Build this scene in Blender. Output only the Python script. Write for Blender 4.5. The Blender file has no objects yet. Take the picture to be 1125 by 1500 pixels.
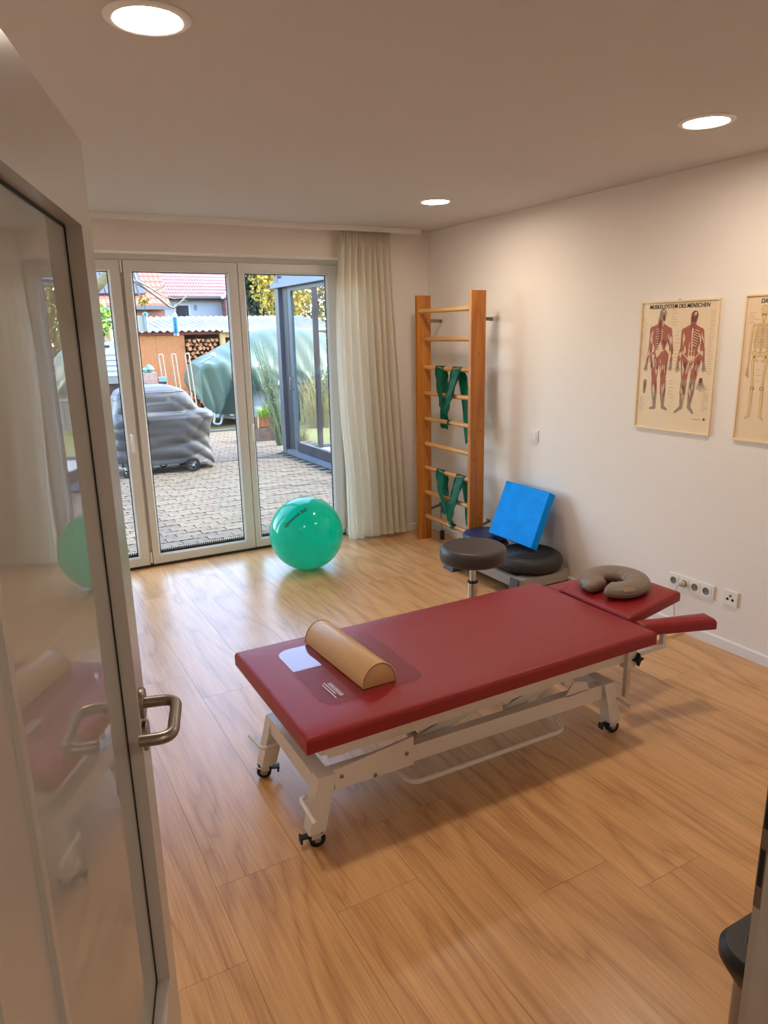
import bpy, bmesh, math, random
from mathutils import Vector, Matrix

# ------------------------------------------------------------------ camera
C = bpy.context.scene.collection
SC = bpy.context.scene
R = random.Random(7)
F, YAW, PIT, ROL, CAMZ = 1040.501, 0.499811, 0.248313, -0.0213466, 1.70432
fw = Vector((math.sin(YAW)*math.cos(PIT), math.cos(YAW)*math.cos(PIT), -math.sin(PIT)))
rt = Vector((math.cos(YAW), -math.sin(YAW), 0)); up = rt.cross(fw)
r2 = rt*math.cos(ROL)+up*math.sin(ROL); u2 = -rt*math.sin(ROL)+up*math.cos(ROL)
cam = bpy.data.objects.new('camera', bpy.data.cameras.new('camera')); C.objects.link(cam)
M = Matrix.Identity(4)
for i in range(3):
    M[i][0] = r2[i]; M[i][1] = u2[i]; M[i][2] = -fw[i]
M[2][3] = CAMZ
cam.matrix_world = M
cam.data.sensor_fit = 'VERTICAL'; cam.data.sensor_height = 36; cam.data.sensor_width = 27
cam.data.lens = F/1500*36; cam.data.clip_start = .02; cam.data.clip_end = 400
SC.camera = cam
# ------------------------------------------------------------------ sky, sun, exposure
SC.view_settings.view_transform = 'Standard'; SC.view_settings.look = 'None'
SC.view_settings.gamma = 1; SC.view_settings.use_curve_mapping = False
SC.view_settings.exposure = 0.75
W = bpy.data.worlds.new('sky'); SC.world = W; W.use_nodes = True
wn = W.node_tree.nodes; sky = wn.new('ShaderNodeTexSky'); sky.sky_type = 'NISHITA'
SUN_EL, SUN_AZ = math.radians(42), math.radians(-8)     # azimuth measured from +x towards +y
sky.sun_disc = False; sky.sun_elevation = SUN_EL; sky.sun_rotation = math.radians(90)-SUN_AZ
sky.air_density = 1.0; sky.dust_density = 1.2
wn['Background'].inputs[1].default_value = 1.4
W.node_tree.links.new(sky.outputs[0], wn['Background'].inputs[0])
sd = Vector((math.cos(SUN_EL)*math.cos(SUN_AZ), math.cos(SUN_EL)*math.sin(SUN_AZ), math.sin(SUN_EL)))
sl = bpy.data.lights.new('sun', 'SUN'); sl.energy = 2.6; sl.angle = math.radians(.6); sl.color = (1, .93, .82)
so = bpy.data.objects.new('sun', sl); C.objects.link(so); so.rotation_euler = (-sd).to_track_quat('-Z', 'Y').to_euler()
so.location = (20, 10, 25)
pl = bpy.data.lights.new('window_portal', 'AREA'); pl.shape = 'RECTANGLE'; pl.size = 2.5; pl.size_y = 2.2
pl.cycles.is_portal = True
po = bpy.data.objects.new('window_portal', pl); C.objects.link(po); po.location = (1.3, 5.52, 1.13)
po.rotation_euler = (math.radians(-90), 0, 0)
LAMP = 92.0            # radiance of the ceiling lamps' discs
LAMP_COL = (1.0, .86, .71)

# ------------------------------------------------------------------ helpers
KA = 1.0
def lin(*c):
    return tuple(KA*(x/255/12.92 if x/255 <= .04045 else ((x/255+.055)/1.055)**2.4) for x in c)
def newmat(name):
    m = bpy.data.materials.new(name); m.use_nodes = True
    return m, m.node_tree.nodes, m.node_tree.links, m.node_tree.nodes['Principled BSDF']
def mat(name, rgb, rough=.5, metal=0, spec=.5, var=0, scale=8, bump=0, bscale=60, stretch=None, coat=0, rgb2=None, objvar=0, detail=4, sheen=0):
    m, n, l, b = newmat(name)
    col = lin(*rgb); b.inputs['Base Color'].default_value = (*col, 1)
    b.inputs['Roughness'].default_value = rough; b.inputs['Metallic'].default_value = metal
    b.inputs['Specular IOR Level'].default_value = spec; b.inputs['Coat Weight'].default_value = coat
    b.inputs['Coat Roughness'].default_value = .05
    if sheen: b.inputs['Sheen Weight'].default_value = sheen
    tc = n.new('ShaderNodeTexCoord'); mp = n.new('ShaderNodeMapping'); l.new(tc.outputs['Object'], mp.inputs[0])
    if stretch: mp.inputs['Scale'].default_value = stretch
    if var or rgb2:
        t = n.new('ShaderNodeTexNoise'); t.inputs['Scale'].default_value = scale; t.inputs['Detail'].default_value = detail
        l.new(mp.outputs[0], t.inputs[0])
        r = n.new('ShaderNodeValToRGB'); r.color_ramp.elements[0].position = .32; r.color_ramp.elements[1].position = .68
        c2 = lin(*rgb2) if rgb2 else tuple(min(1, x*(1+var)) for x in col)
        c1 = col if rgb2 else tuple(x*(1-var) for x in col)
        r.color_ramp.elements[0].color = (*c1, 1); r.color_ramp.elements[1].color = (*c2, 1)
        l.new(t.outputs[0], r.inputs[0]); out = r.outputs[0]
    else:
        out = None
    if objvar:
        oi = n.new('ShaderNodeObjectInfo'); hs = n.new('ShaderNodeHueSaturation'); mr = n.new('ShaderNodeMapRange')
        mr.inputs[3].default_value = 1-objvar; mr.inputs[4].default_value = 1+objvar
        l.new(oi.outputs['Random'], mr.inputs[0]); l.new(mr.outputs[0], hs.inputs['Value'])
        if out: l.new(out, hs.inputs['Color'])
        else: hs.inputs['Color'].default_value = (*col, 1)
        out = hs.outputs[0]
    if out: l.new(out, b.inputs['Base Color'])
    if bump:
        t = n.new('ShaderNodeTexNoise'); t.inputs['Scale'].default_value = bscale; t.inputs['Detail'].default_value = 3
        l.new(mp.outputs[0], t.inputs[0]); bp = n.new('ShaderNodeBump'); bp.inputs['Strength'].default_value = bump
        bp.inputs['Distance'].default_value = .01
        l.new(t.outputs[0], bp.inputs['Height']); l.new(bp.outputs[0], b.inputs['Normal'])
    return m
def wood(name, dark, light, axis='y', sc=1.0, rough=.4, rnd=True, grain=.25, tone=.12, knots=True):
    m, n, l, b = newmat(name)
    tc = n.new('ShaderNodeTexCoord'); mp = n.new('ShaderNodeMapping')
    l.new(tc.outputs['Object'], mp.inputs[0])
    k = {'x': (.15, 1, 1), 'y': (1, .15, 1), 'z': (1, 1, .10)}[axis]
    mp.inputs['Scale'].default_value = tuple(v*sc for v in k)
    vec = mp.outputs[0]
    if rnd:
        oi = n.new('ShaderNodeObjectInfo'); mu = n.new('ShaderNodeMath'); mu.operation = 'MULTIPLY'; mu.inputs[1].default_value = 91.7
        l.new(oi.outputs['Random'], mu.inputs[0]); ad = n.new('ShaderNodeVectorMath'); ad.operation = 'ADD'
        l.new(vec, ad.inputs[0]); l.new(mu.outputs[0], ad.inputs[1]); vec = ad.outputs[0]
    n1 = n.new('ShaderNodeTexNoise'); n1.inputs['Scale'].default_value = 3.2; n1.inputs['Detail'].default_value = 3; n1.inputs['Distortion'].default_value = .6
    l.new(vec, n1.inputs[0])
    mm = n.new('ShaderNodeMath'); mm.operation = 'MULTIPLY'; mm.inputs[1].default_value = 15; l.new(n1.outputs[0], mm.inputs[0])
    fr = n.new('ShaderNodeMath'); fr.operation = 'PINGPONG'; fr.inputs[1].default_value = 1; l.new(mm.outputs[0], fr.inputs[0])
    n2 = n.new('ShaderNodeTexNoise'); n2.inputs['Scale'].default_value = 190; n2.inputs['Detail'].default_value = 3
    st = n.new('ShaderNodeVectorMath'); st.operation = 'MULTIPLY'; st.inputs[1].default_value = {'x': (.15, 1, 1), 'y': (1, .15, 1), 'z': (1, 1, .22)}[axis]; l.new(vec, st.inputs[0]); l.new(st.outputs[0], n2.inputs[0])
    mx = n.new('ShaderNodeMath'); mx.operation = 'MULTIPLY_ADD'; mx.inputs[1].default_value = .60; l.new(n2.outputs[0], mx.inputs[0])
    pw_ = n.new('ShaderNodeMath'); pw_.operation = 'POWER'; pw_.inputs[1].default_value = .45; l.new(fr.outputs[0], pw_.inputs[0])
    s2 = n.new('ShaderNodeMath'); s2.operation = 'MULTIPLY'; s2.inputs[1].default_value = .30; l.new(pw_.outputs[0], s2.inputs[0])
    l.new(s2.outputs[0], mx.inputs[2])
    r = n.new('ShaderNodeValToRGB'); r.color_ramp.elements[0].position = .24; r.color_ramp.elements[1].position = .92-grain
    r.color_ramp.elements[0].color = (*lin(*dark), 1); r.color_ramp.elements[1].color = (*lin(*light), 1)
    l.new(mx.outputs[0], r.inputs[0]); out = r.outputs[0]
    if rnd:
        hs = n.new('ShaderNodeHueSaturation'); mr = n.new('ShaderNodeMapRange'); mr.inputs[3].default_value = 1-tone; mr.inputs[4].default_value = 1+tone
        l.new(oi.outputs['Random'], mr.inputs[0]); l.new(mr.outputs[0], hs.inputs['Value']); l.new(out, hs.inputs['Color']); out = hs.outputs[0]
    l.new(out, b.inputs['Base Color']); b.inputs['Roughness'].default_value = rough
    bp = n.new('ShaderNodeBump'); bp.inputs['Strength'].default_value = .12; bp.inputs['Distance'].default_value = .002
    l.new(n2.outputs[0], bp.inputs['Height']); l.new(bp.outputs[0], b.inputs['Normal'])
    return m
def glassmat(name, tint=(.97, .98, .98), ior=1.45, rough=0):
    m = bpy.data.materials.new(name); m.use_nodes = True; n = m.node_tree.nodes; l = m.node_tree.links
    n.remove(n['Principled BSDF']); o = n['Material Output']
    t = n.new('ShaderNodeBsdfTransparent'); t.inputs[0].default_value = (*tint, 1)
    g = n.new('ShaderNodeBsdfGlossy'); g.inputs['Roughness'].default_value = rough
    f = n.new('ShaderNodeFresnel'); f.inputs[0].default_value = ior
    ge = n.new('ShaderNodeNewGeometry'); iv = n.new('ShaderNodeMath'); iv.operation = 'SUBTRACT'; iv.inputs[0].default_value = 1; l.new(ge.outputs['Backfacing'], iv.inputs[1])
    mu = n.new('ShaderNodeMath'); mu.operation = 'MULTIPLY'; l.new(f.outputs[0], mu.inputs[0]); l.new(iv.outputs[0], mu.inputs[1])
    x = n.new('ShaderNodeMixShader'); l.new(mu.outputs[0], x.inputs[0]); l.new(t.outputs[0], x.inputs[1]); l.new(g.outputs[0], x.inputs[2])
    l.new(x.outputs[0], o.inputs[0]); return m
def clothmat(name, rgb, trans=.35, gloss=0):
    m = bpy.data.materials.new(name); m.use_nodes = True; n = m.node_tree.nodes; l = m.node_tree.links
    b = n['Principled BSDF']; b.inputs['Base Color'].default_value = (*lin(*rgb), 1); b.inputs['Roughness'].default_value = .8 if not gloss else .35
    b.inputs['Specular IOR Level'].default_value = .2 if not gloss else .5
    t = n.new('ShaderNodeBsdfTranslucent'); t.inputs[0].default_value = (*lin(*rgb), 1)
    x = n.new('ShaderNodeMixShader'); x.inputs[0].default_value = trans
    l.new(b.outputs[0], x.inputs[1]); l.new(t.outputs[0], x.inputs[2]); l.new(x.outputs[0], n['Material Output'].inputs[0])
    return m

WM = {}     # world matrix of every root
class MB:
    def __init__(s): s.v = []; s.f = []
    def add(s, vs, fs):
        k = len(s.v); s.v += [Vector(p) for p in vs]; s.f += [tuple(i+k for i in f) for f in fs]; return s
    def hexa(s, b, t):
        return s.add(list(b)+list(t), [(3, 2, 1, 0), (4, 5, 6, 7), (0, 1, 5, 4), (1, 2, 6, 5), (2, 3, 7, 6), (3, 0, 4, 7)])
    def box(s, x0, x1, y0, y1, z0, z1, M=None):
        P = [(x0, y0), (x1, y0), (x1, y1), (x0, y1)]
        b = [Vector((*p, z0)) for p in P]; t = [Vector((*p, z1)) for p in P]
        if M: b = [M @ p for p in b]; t = [M @ p for p in t]
        return s.hexa(b, t)
    def tube(s, pts, r, n=10, closed=False, rs=None):
        pts = [Vector(p) for p in pts]; k = len(pts); rings = []
        N = None
        for i, p in enumerate(pts):
            a = pts[(i-1) % k] if (closed or i) else p; b = pts[(i+1) % k] if (closed or i < k-1) else p
            T = (b-a).normalized()
            if N is None:
                N = T.orthogonal().normalized()
            else:
                N = (N-T*N.dot(T)); N = N.normalized() if N.length > 1e-6 else T.orthogonal().normalized()
            B = T.cross(N); rr = rs[i] if rs else r
            rings.append([p+(N*math.cos(2*math.pi*j/n)+B*math.sin(2*math.pi*j/n))*rr for j in range(n)])
        vs = [q for g in rings for q in g]; fs = []
        for i in range(k if closed else k-1):
            for j in range(n):
                a = i*n+j; b = i*n+(j+1) % n; c = ((i+1) % k)*n+(j+1) % n; d = ((i+1) % k)*n+j; fs.append((a, b, c, d))
        if not closed: fs += [tuple(range(n-1, -1, -1)), tuple((k-1)*n+j for j in range(n))]
        return s.add(vs, fs)
    def lathe(s, prof, c=(0, 0, 0), n=32, M=None, caps=True):
        c = Vector(c); vs = []; fs = []; k = len(prof)
        for r, z in prof:
            for j in range(n):
                p = Vector((r*math.cos(2*math.pi*j/n), r*math.sin(2*math.pi*j/n), z))
                vs.append((M @ p if M else p)+c)
        for i in range(k-1):
            for j in range(n): fs.append((i*n+j, i*n+(j+1) % n, (i+1)*n+(j+1) % n, (i+1)*n+j))
        if caps and prof[0][0] > 1e-6: fs.append(tuple(range(n-1, -1, -1)))
        if caps and prof[-1][0] > 1e-6: fs.append(tuple((k-1)*n+j for j in range(n)))
        return s.add(vs, fs)
    def prism(s, poly, z0, z1, M=None):
        k = len(poly); b = [Vector((*p, z0)) for p in poly]; t = [Vector((*p, z1)) for p in poly]
        if M: b = [M @ p for p in b]; t = [M @ p for p in t]
        return s.add(b+t, [tuple(range(k-1, -1, -1)), tuple(range(k, 2*k))]+[(i, (i+1) % k, k+(i+1) % k, k+i) for i in range(k)])
    def grid(s, fn, nu, nv, cu=False, cv=False):
        vs = [fn(i/(nu if cu else nu-1), j/(nv if cv else nv-1)) for i in range(nu) for j in range(nv)]; fs = []
        for i in range(nu if cu else nu-1):
            for j in range(nv if cv else nv-1):
                fs.append((i*nv+j, ((i+1) % nu)*nv+j, ((i+1) % nu)*nv+(j+1) % nv, i*nv+(j+1) % nv))
        return s.add(vs, fs)
    def mesh(s, name, m, Minv=None, bevel=0, seg=2, smooth=None, weld=False, solid=0):
        bm = bmesh.new()
        vs = [bm.verts.new(Minv @ p if Minv else p) for p in s.v]
        for f in s.f:
            try: bm.faces.new([vs[i] for i in f])
            except ValueError: pass
        if weld: bmesh.ops.remove_doubles(bm, verts=bm.verts, dist=1e-5)
        if bevel: bmesh.ops.bevel(bm, geom=[e for e in bm.edges if len(e.link_faces) == 2 and e.calc_face_angle(0) > .4], offset=bevel, segments=seg, profile=.5, affect='EDGES', clamp_overlap=True)
        if solid: bmesh.ops.solidify(bm, geom=bm.faces[:], thickness=solid)
        bmesh.ops.recalc_face_normals(bm, faces=bm.faces)
        me = bpy.data.meshes.new(name); bm.to_mesh(me); bm.free()
        if m: me.materials.append(m)
        if smooth is not None:
            me.polygons.foreach_set('use_smooth', [True]*len(me.polygons)); me.set_sharp_from_angle(angle=math.radians(smooth))
        return me
    def build(s, name, m, parent=None, org=None, local=False, **kw):
        """links the collected shapes as ONE mesh object; world coordinates unless local"""
        if parent is not None:
            Mi = None if local else WM[parent].inverted()
            o = bpy.data.objects.new(name, s.mesh(name, m, Mi, **kw)); C.objects.link(o); o.parent = parent; WM[o] = WM[parent]
        else:
            if org is None:
                xs = [p.x for p in s.v]; ys = [p.y for p in s.v]; zs = [p.z for p in s.v]
                org = ((min(xs)+max(xs))/2, (min(ys)+max(ys))/2, min(zs))
            T = Matrix.Translation(Vector(org))
            o = bpy.data.objects.new(name, s.mesh(name, m, T.inverted(), **kw)); C.objects.link(o); o.location = org; WM[o] = T
        return o
def tag(o, label=None, cat=None, group=None, kind=None):
    if label: o['label'] = label
    if cat: o['category'] = cat
    if group: o['group'] = group
    if kind: o['kind'] = kind
    return o
def thing(name, loc, label, cat, rotz=0, group=None, kind=None):
    o = bpy.data.objects.new(name, None); C.objects.link(o); o.location = loc; o.rotation_euler = (0, 0, rotz); o.empty_display_size = .1
    WM[o] = Matrix.Translation(Vector(loc)) @ Matrix.Rotation(rotz, 4, 'Z'); return tag(o, label, cat, group, kind)
def dup(root, loc, label=None, group=None, rotz=None):
    r = root.copy(); C.objects.link(r); r.location = loc
    if rotz is not None: r.rotation_euler = (0, 0, rotz)
    if label: r['label'] = label
    if group: r['group'] = group
    WM[r] = Matrix.Translation(Vector(loc))
    for ch in list(root.children):
        c = ch.copy(); C.objects.link(c); c.parent = r; WM[c] = WM[r]
        for g in list(ch.children):
            d = g.copy(); C.objects.link(d); d.parent = c; WM[d] = WM[r]
    return r
def struct(o): o['kind'] = 'structure'; return o
def stuff(o): o['kind'] = 'stuff'; return o
def arc(c, r, a0, a1, n, u, v):
    c = Vector(c); u = Vector(u); v = Vector(v)
    return [c+u*r*math.cos(a0+(a1-a0)*i/n)+v*r*math.sin(a0+(a1-a0)*i/n) for i in range(n+1)]
def rounded(pts, r, n=5):
    """polyline with its inner corners rounded"""
    pts = [Vector(p) for p in pts]; out = [pts[0]]
    for i in range(1, len(pts)-1):
        a = (pts[i-1]-pts[i]); b = (pts[i+1]-pts[i]); ra = min(r, a.length*.48); rb = min(r, b.length*.48)
        p = pts[i]+a.normalized()*ra; q = pts[i]+b.normalized()*rb
        for k in range(n+1):
            t = k/n; out.append(p*(1-t)**2+pts[i]*2*t*(1-t)+q*t*t)
    return out+[pts[-1]]
def rrect(x0, x1, y0, y1, r, n=5):
    out = []
    for cx, cy, a in ((x1-r, y1-r, 0), (x0+r, y1-r, 90), (x0+r, y0+r, 180), (x1-r, y0+r, 270)):
        for k in range(n+1):
            t = math.radians(a+90*k/n); out.append((cx+r*math.cos(t), cy+r*math.sin(t)))
    return out
def text_verts(body, size=1, bold=0, shear=0, space=1):
    cu = bpy.data.curves.new('t', 'FONT'); cu.body = body; cu.size = size; cu.offset = bold; cu.shear = shear; cu.space_character = space
    ob = bpy.data.objects.new('t', cu); C.objects.link(ob)
    me = bpy.data.meshes.new_from_object(ob.evaluated_get(bpy.context.evaluated_depsgraph_get()))
    v = [p.co.copy() for p in me.vertices]; f = [tuple(p.vertices) for p in me.polygons]
    bpy.data.objects.remove(ob); bpy.data.curves.remove(cu); bpy.data.meshes.remove(me)
    x0 = min(p.x for p in v); x1 = max(p.x for p in v); y0 = min(p.y for p in v); y1 = max(p.y for p in v)
    return [Vector(((p.x-x0)/(x1-x0), (p.y-y0)/(y1-y0), 0)) for p in v], f
# ------------------------------------------------------------------ materials
white_wall = mat('wall_paint', (242, 232, 222), .85, spec=.25, bump=.25, bscale=140)
ceil_paint = mat('ceiling_paint', (208, 202, 196), .9, spec=.2, bump=.15, bscale=140)
white_lac = mat('white_lacquer', (196, 188, 180), .28)
white_pvc = mat('white_window_frame', (222, 219, 212), .35)
white_base = mat('white_baseboard', (236, 233, 228), .45)
black_rub = mat('black_rubber', (14, 14, 15), .6)
dark_alu = mat('dark_aluminium', (60, 55, 50), .4, metal=.6)
steel = mat('brushed_steel', (150, 140, 128), .32, metal=1)
chrome = mat('chrome', (205, 205, 205), .12, metal=1)
oak = wood('oak_vinyl_plank', (184, 130, 80), (228, 178, 120), 'y', 1.0, .30, tone=.05)
oak.node_tree.nodes['Principled BSDF'].inputs['Specular IOR Level'].default_value = .6
joint = mat('floor_joint', (92, 66, 44), .7)
glass = glassmat('window_glass', (.96, .975, .97))
white_plas = mat('white_plastic', (236, 232, 224), .35)
dark_hole = mat('dark_recess', (30, 28, 26), .7)
# ------------------------------------------------------------------ the room
XL, XR, YF, YB, H = -.30, 3.304, .46, 5.206, 2.48
floor = struct(MB().box(XL-.3, XR+.2, -1.8, 5.39, -.2, -.0035).build('floor', joint))
PW, PL = .288, 1.52
ends = {0: 1.625, 1: 1.937, 2: 1.65, 3: 1.945, 4: 1.40, 8: 4.265}
full = None
for k in range(-2, 12):
    x0, x1 = max(XL, .132+PW*k), min(XR, .132+PW*(k+1))
    if x1-x0 < .02: continue
    e = ends.get(k, R.uniform(.5, 2)); y = e-PL*4
    while y < 5.39:
        a, b = max(.3, y), min(5.39, y+PL)
        if b-a > .01:
            whole = abs(b-a-PL) < 1e-6 and abs(x1-x0-PW) < 1e-6
            if whole and full: me = full
            else:
                hx, hy = (x1-x0)/2-.0005, (b-a)/2-.0005
                me = MB().box(-hx, hx, -hy, hy, -.004, 0).mesh('plank', oak, bevel=.0007, seg=1)
                if whole: full = me
            o = bpy.data.objects.new('plank', me); C.objects.link(o); o.parent = floor
            o.location = Vector(((x0+x1)/2, (a+b)/2, 0))-floor.location
        y += PL
struct(MB().box(XL-.2, XR+.2, -1.8, 5.6, H, H+.2).build('ceiling', ceil_paint))
struct(MB().box(XR, XR+.2, .3, 5.6, -.05, H).build('wall_right', white_wall))
struct(MB().box(XL-.2, XL, -1.8, 5.6, -.05, H).build('wall_left', white_wall))
wb = MB().box(2.575, XR, YB, 5.6, -.05, H).box(XL, 2.575, YB, 5.6, 2.262, H).box(XL, .06, YB, 5.6, -.05, 2.262)
struct(wb.build('wall_back', white_wall))
wf = MB().box(XL, -.10, .30, YF, -.05, H).box(.90, XR, .30, YF, -.05, H).box(-.10, .90, .30, YF, 2.03, H)
struct(wf.build('wall_front', white_wall))
struct(MB().box(1.3, 1.4, -1.8, .3, -.05, H).build('wall_corridor', white_wall))
struct(MB().box(XL, 1.3, -1.9, -1.8, -.05, H).build('wall_corridor_end', white_wall))
def bb(name, pts, d=(0, 0)):
    # pts: the wall line; the board stands 12 mm proud of it with a chamfered top
    (xa, ya), (xb, yb_) = pts; t = Vector((xb-xa, yb_-ya, 0)).normalized(); nrm = Vector((d[0], d[1], 0))
    pr = [(0, 0), (.012, 0), (.012, .052), (.007, .058), (0, .058)]
    a = [Vector((xa, ya, 0))+nrm*p+Vector((0, 0, z)) for p, z in pr]; b = [Vector((xb, yb_, 0))+nrm*p+Vector((0, 0, z)) for p, z in pr]
    k = len(pr); return struct(MB().add(a+b, [tuple(range(k)), tuple(range(2*k-1, k-1, -1))]+[(i, i+k, (i+1) % k+k, (i+1) % k) for i in range(k)]).build(name, white_base))
bb('baseboard_right', ((XR, .47), (XR, YB)), (-1, 0))
bb('baseboard_back', ((2.563, YB), (XR-.012, YB)), (0, -1))
bb('baseboard_reveal', ((2.575, YB-.012), (2.575, 5.385)), (-1, 0))
bb('baseboard_front', ((.905, YF), (XR-.012, YF)), (0, 1))
# ------------------------------------------------------------------ window wall: three tall sashes
win = struct(thing('window_1', (1.33, 5.39, 0), None, None))
of = MB().box(.06, 2.589, 5.40, 5.47, 2.226, 2.268).box(2.553, 2.589, 5.40, 5.47, 0, 2.226).box(.06, .09, 5.40, 5.47, 0, 2.226)
of.build('outer_frame', white_pvc, win, bevel=.002, seg=1)
MB().box(.09, 2.553, 5.385, 5.47, 0, .018).build('threshold', dark_alu, win, bevel=.002, seg=1)
MB().box(.897, .942, 5.425, 5.465, .02, 2.226).build('mullion', white_pvc, win)
def sash(x0, x1, gx0, gx1, handle=None):
    z0, z1, gz0, gz1 = .02, 2.222, .092, 2.148
    y0, y1 = 5.388, 5.452
    m = MB().box(x0, gx0-.012, y0, y1, z0, z1).box(gx1+.012, x1, y0, y1, z0, z1)
    m.box(gx0-.012, gx1+.012, y0, y1, z0, gz0-.012).box(gx0-.012, gx1+.012, y0, y1, gz1+.012, z1)
    s = m.build('sash', white_pvc, win, bevel=.003, seg=2, smooth=30)
    # sloped glazing beads
    a = [(gx0-.012, gz0-.012), (gx1+.012, gz0-.012), (gx1+.012, gz1+.012), (gx0-.012, gz1+.012)]
    b = [(gx0, gz0), (gx1, gz0), (gx1, gz1), (gx0, gz1)]
    m = MB()
    for i in range(4):
        j = (i+1) % 4
        m.add([(a[i][0], y0+.004, a[i][1]), (a[j][0], y0+.004, a[j][1]), (b[j][0], y0+.020, b[j][1]), (b[i][0], y0+.020, b[i][1])], [(0, 1, 2, 3)])
    m.build('glazing_bead', white_plas, s, solid=.003)
    g = .006; m = MB().box(gx0, gx0+g, y0+.021, y0+.026, gz0, gz1).box(gx1-g, gx1, y0+.021, y0+.026, gz0, gz1)
    m.box(gx0+g, gx1-g, y0+.021, y0+.026, gz0, gz0+g).box(gx0+g, gx1-g, y0+.021, y0+.026, gz1-g, gz1).build('gasket', black_rub, s)
    MB().box(gx0, gx1, y0+.028, y0+.032, gz0, gz1).build('pane', glass, s)
    m = MB().box(gx0, gx1, y0+.036, y0+.046, gz0, gz0+.026)
    m.build('spacer_bar', black_rub, s)
    m = MB(); x = gx0+.01
    while x < gx1-.01: m.box(x, x+.008, y0+.033, y0+.036, gz0+.014, gz0+.028); x += .0165
    m.build('spacer_teeth', white_plas, s)
    if handle:
        hx, hz = handle; m = MB().box(hx-.013, hx+.013, y0-.008, y0, hz-.035, hz+.035); hd = m.build('handle', white_plas, s, bevel=.004, smooth=40)
        MB().tube(rounded([(hx, y0-.006, hz+.018), (hx, y0-.045, hz+.018), (hx, y0-.052, hz-.10)], .012), .009, 10).build('handle_lever', white_plas, s, smooth=50)
    return s
sash(.09, .905, .17, .828)
s2 = sash(.93, 1.742, .99, 1.660, None)
sash(1.748, 2.553, 1.803, 2.466)
y0 = 5.388
for hx, hz in ((.866, 1.0), (1.7745, 1.0)):
    m = MB().box(hx-.012, hx+.012, y0-.008, y0-.0005, hz-.035, hz+.035)
    m.tube(rounded([(hx, y0-.006, hz+.016), (hx, y0-.042, hz+.016), (hx, y0-.050, hz-.105)], .012), .0085, 10)
    m.build('handle', white_plas, win, bevel=.0015, seg=1, smooth=50)
for z in (.03, 2.14):
    MB().tube([(.917, 5.392, z), (.917, 5.392, z+.085)], .0085, 10).build('hinge', white_plas, win, smooth=50)
# curtain and its rail
rail = MB().box(XL, 3.16, 5.07, 5.115, 2.452, 2.4795).box(XL, 3.16, 5.075, 5.083, 2.444, 2.452).box(XL, 3.16, 5.102, 5.11, 2.444, 2.452).build('curtain_rail', white_plas, bevel=.001, seg=1)
tag(rail, 'white double curtain rail along the ceiling above the tall windows', 'curtain rail')
def curt(u, v):
    zt, zb = 2.444, .045
    z = zt+(zb-zt)*v
    w0, w1 = 2.452, 2.885+.135*v**1.1
    lf = 2.452-.05*math.sin(math.pi*min(1, v*1.3))*(v < .77)
    x = lf+(w1-lf)*u
    ph = u*2*math.pi*8.5+.7*math.sin(u*9)+.35*math.sin(v*3+u*5)
    amp = (.018+.022*min(1, v*3))*(1-.35*math.sin(u*17)**2)
    y = 5.092+amp*math.sin(ph)-.02*v*(u-.3)+.006*math.sin(9*v+u*20)
    x += .010*math.cos(ph)*min(1, v*4)
    if v < .025: y = 5.092+.012*math.sin(ph*2.0)
    return Vector((x, y, z+.004*math.sin(ph*.5)*v))
cur = MB().grid(curt, 220, 60).build('curtain', clothmat('curtain_cloth', (250, 244, 232), .40), smooth=180, solid=.0015)
tag(cur, 'off-white floor-length gathered curtain hanging beside the window and the wall bars', 'curtain')
# ------------------------------------------------------------------ ceiling lamps
m_, n_, l_, b_ = newmat('lamp_glow'); b_.inputs['Base Color'].default_value = (.8, .8, .8, 1)
b_.inputs['Emission Color'].default_value = (*LAMP_COL, 1); b_.inputs['Emission Strength'].default_value = LAMP
lamp_m = m_
L0 = thing('ceiling_light', (.478, 2.057, H), 'round flush ceiling lamp in white ring nearest to the open glass door', 'lamp', group='round ceiling lamps')
MB().lathe([(.084, 0), (.108, 0), (.108, -.003), (.104, -.006), (.088, -.009), (.084, -.007)], n=48, caps=False).build('trim_ring', white_plas, L0, local=True, smooth=40)
MB().add([(.085*math.cos(2*math.pi*i/48), .085*math.sin(2*math.pi*i/48), -.005) for i in range(48)], [tuple(range(47, -1, -1))]).build('diffuser', lamp_m, L0, local=True)
dup(L0, (2.61, 2.073, H), 'round flush ceiling lamp in white ring above the head end of the couch')
dup(L0, (2.576, 3.969, H), 'round flush ceiling lamp in white ring near the wall bars and curtain')
corridor_fill = dup(L0, (.6, -1.0, H), 'unseen fill lamp added on the corridor ceiling to brighten the doorway')  # added lamp out of view, brightens the door frame and glass
# ------------------------------------------------------------------ the open glass door and its frame
ang = math.radians(90-16.2)
dd = Vector((math.sin(math.radians(16.2)), math.cos(math.radians(16.2)), 0))
DW = .80
hp = Vector((.1735, 1.241, 0))-dd*DW
door = struct(thing('door_1', hp, None, None, rotz=ang))
dl = MB().box(.114, DW-.112, .0, .04, .008, .554).box(.114, DW-.112, 0, .04, 1.863, 1.99)
dl.box(0, .114, 0, .04, .008, 1.99).box(DW-.112, DW, 0, .04, .008, 1.99)
leaf = dl.build('door_leaf', white_lac, door, local=True, bevel=.003, seg=2, smooth=30)
gx0, gx1, gz0, gz1 = .12, DW-.118, .56, 1.857
m = MB(); w = .012
m.box(gx0-w, gx0, -.005, .0178, gz0-w, gz1+w).box(gx1, gx1+w, -.005, .0178, gz0-w, gz1+w)
m.box(gx0, gx1, -.005, .0178, gz0-w, gz0).box(gx0, gx1, -.005, .0178, gz1, gz1+w)
m.build('glass_bead', white_lac, door, local=True, bevel=.003, seg=2, smooth=30)
g = .004
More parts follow.
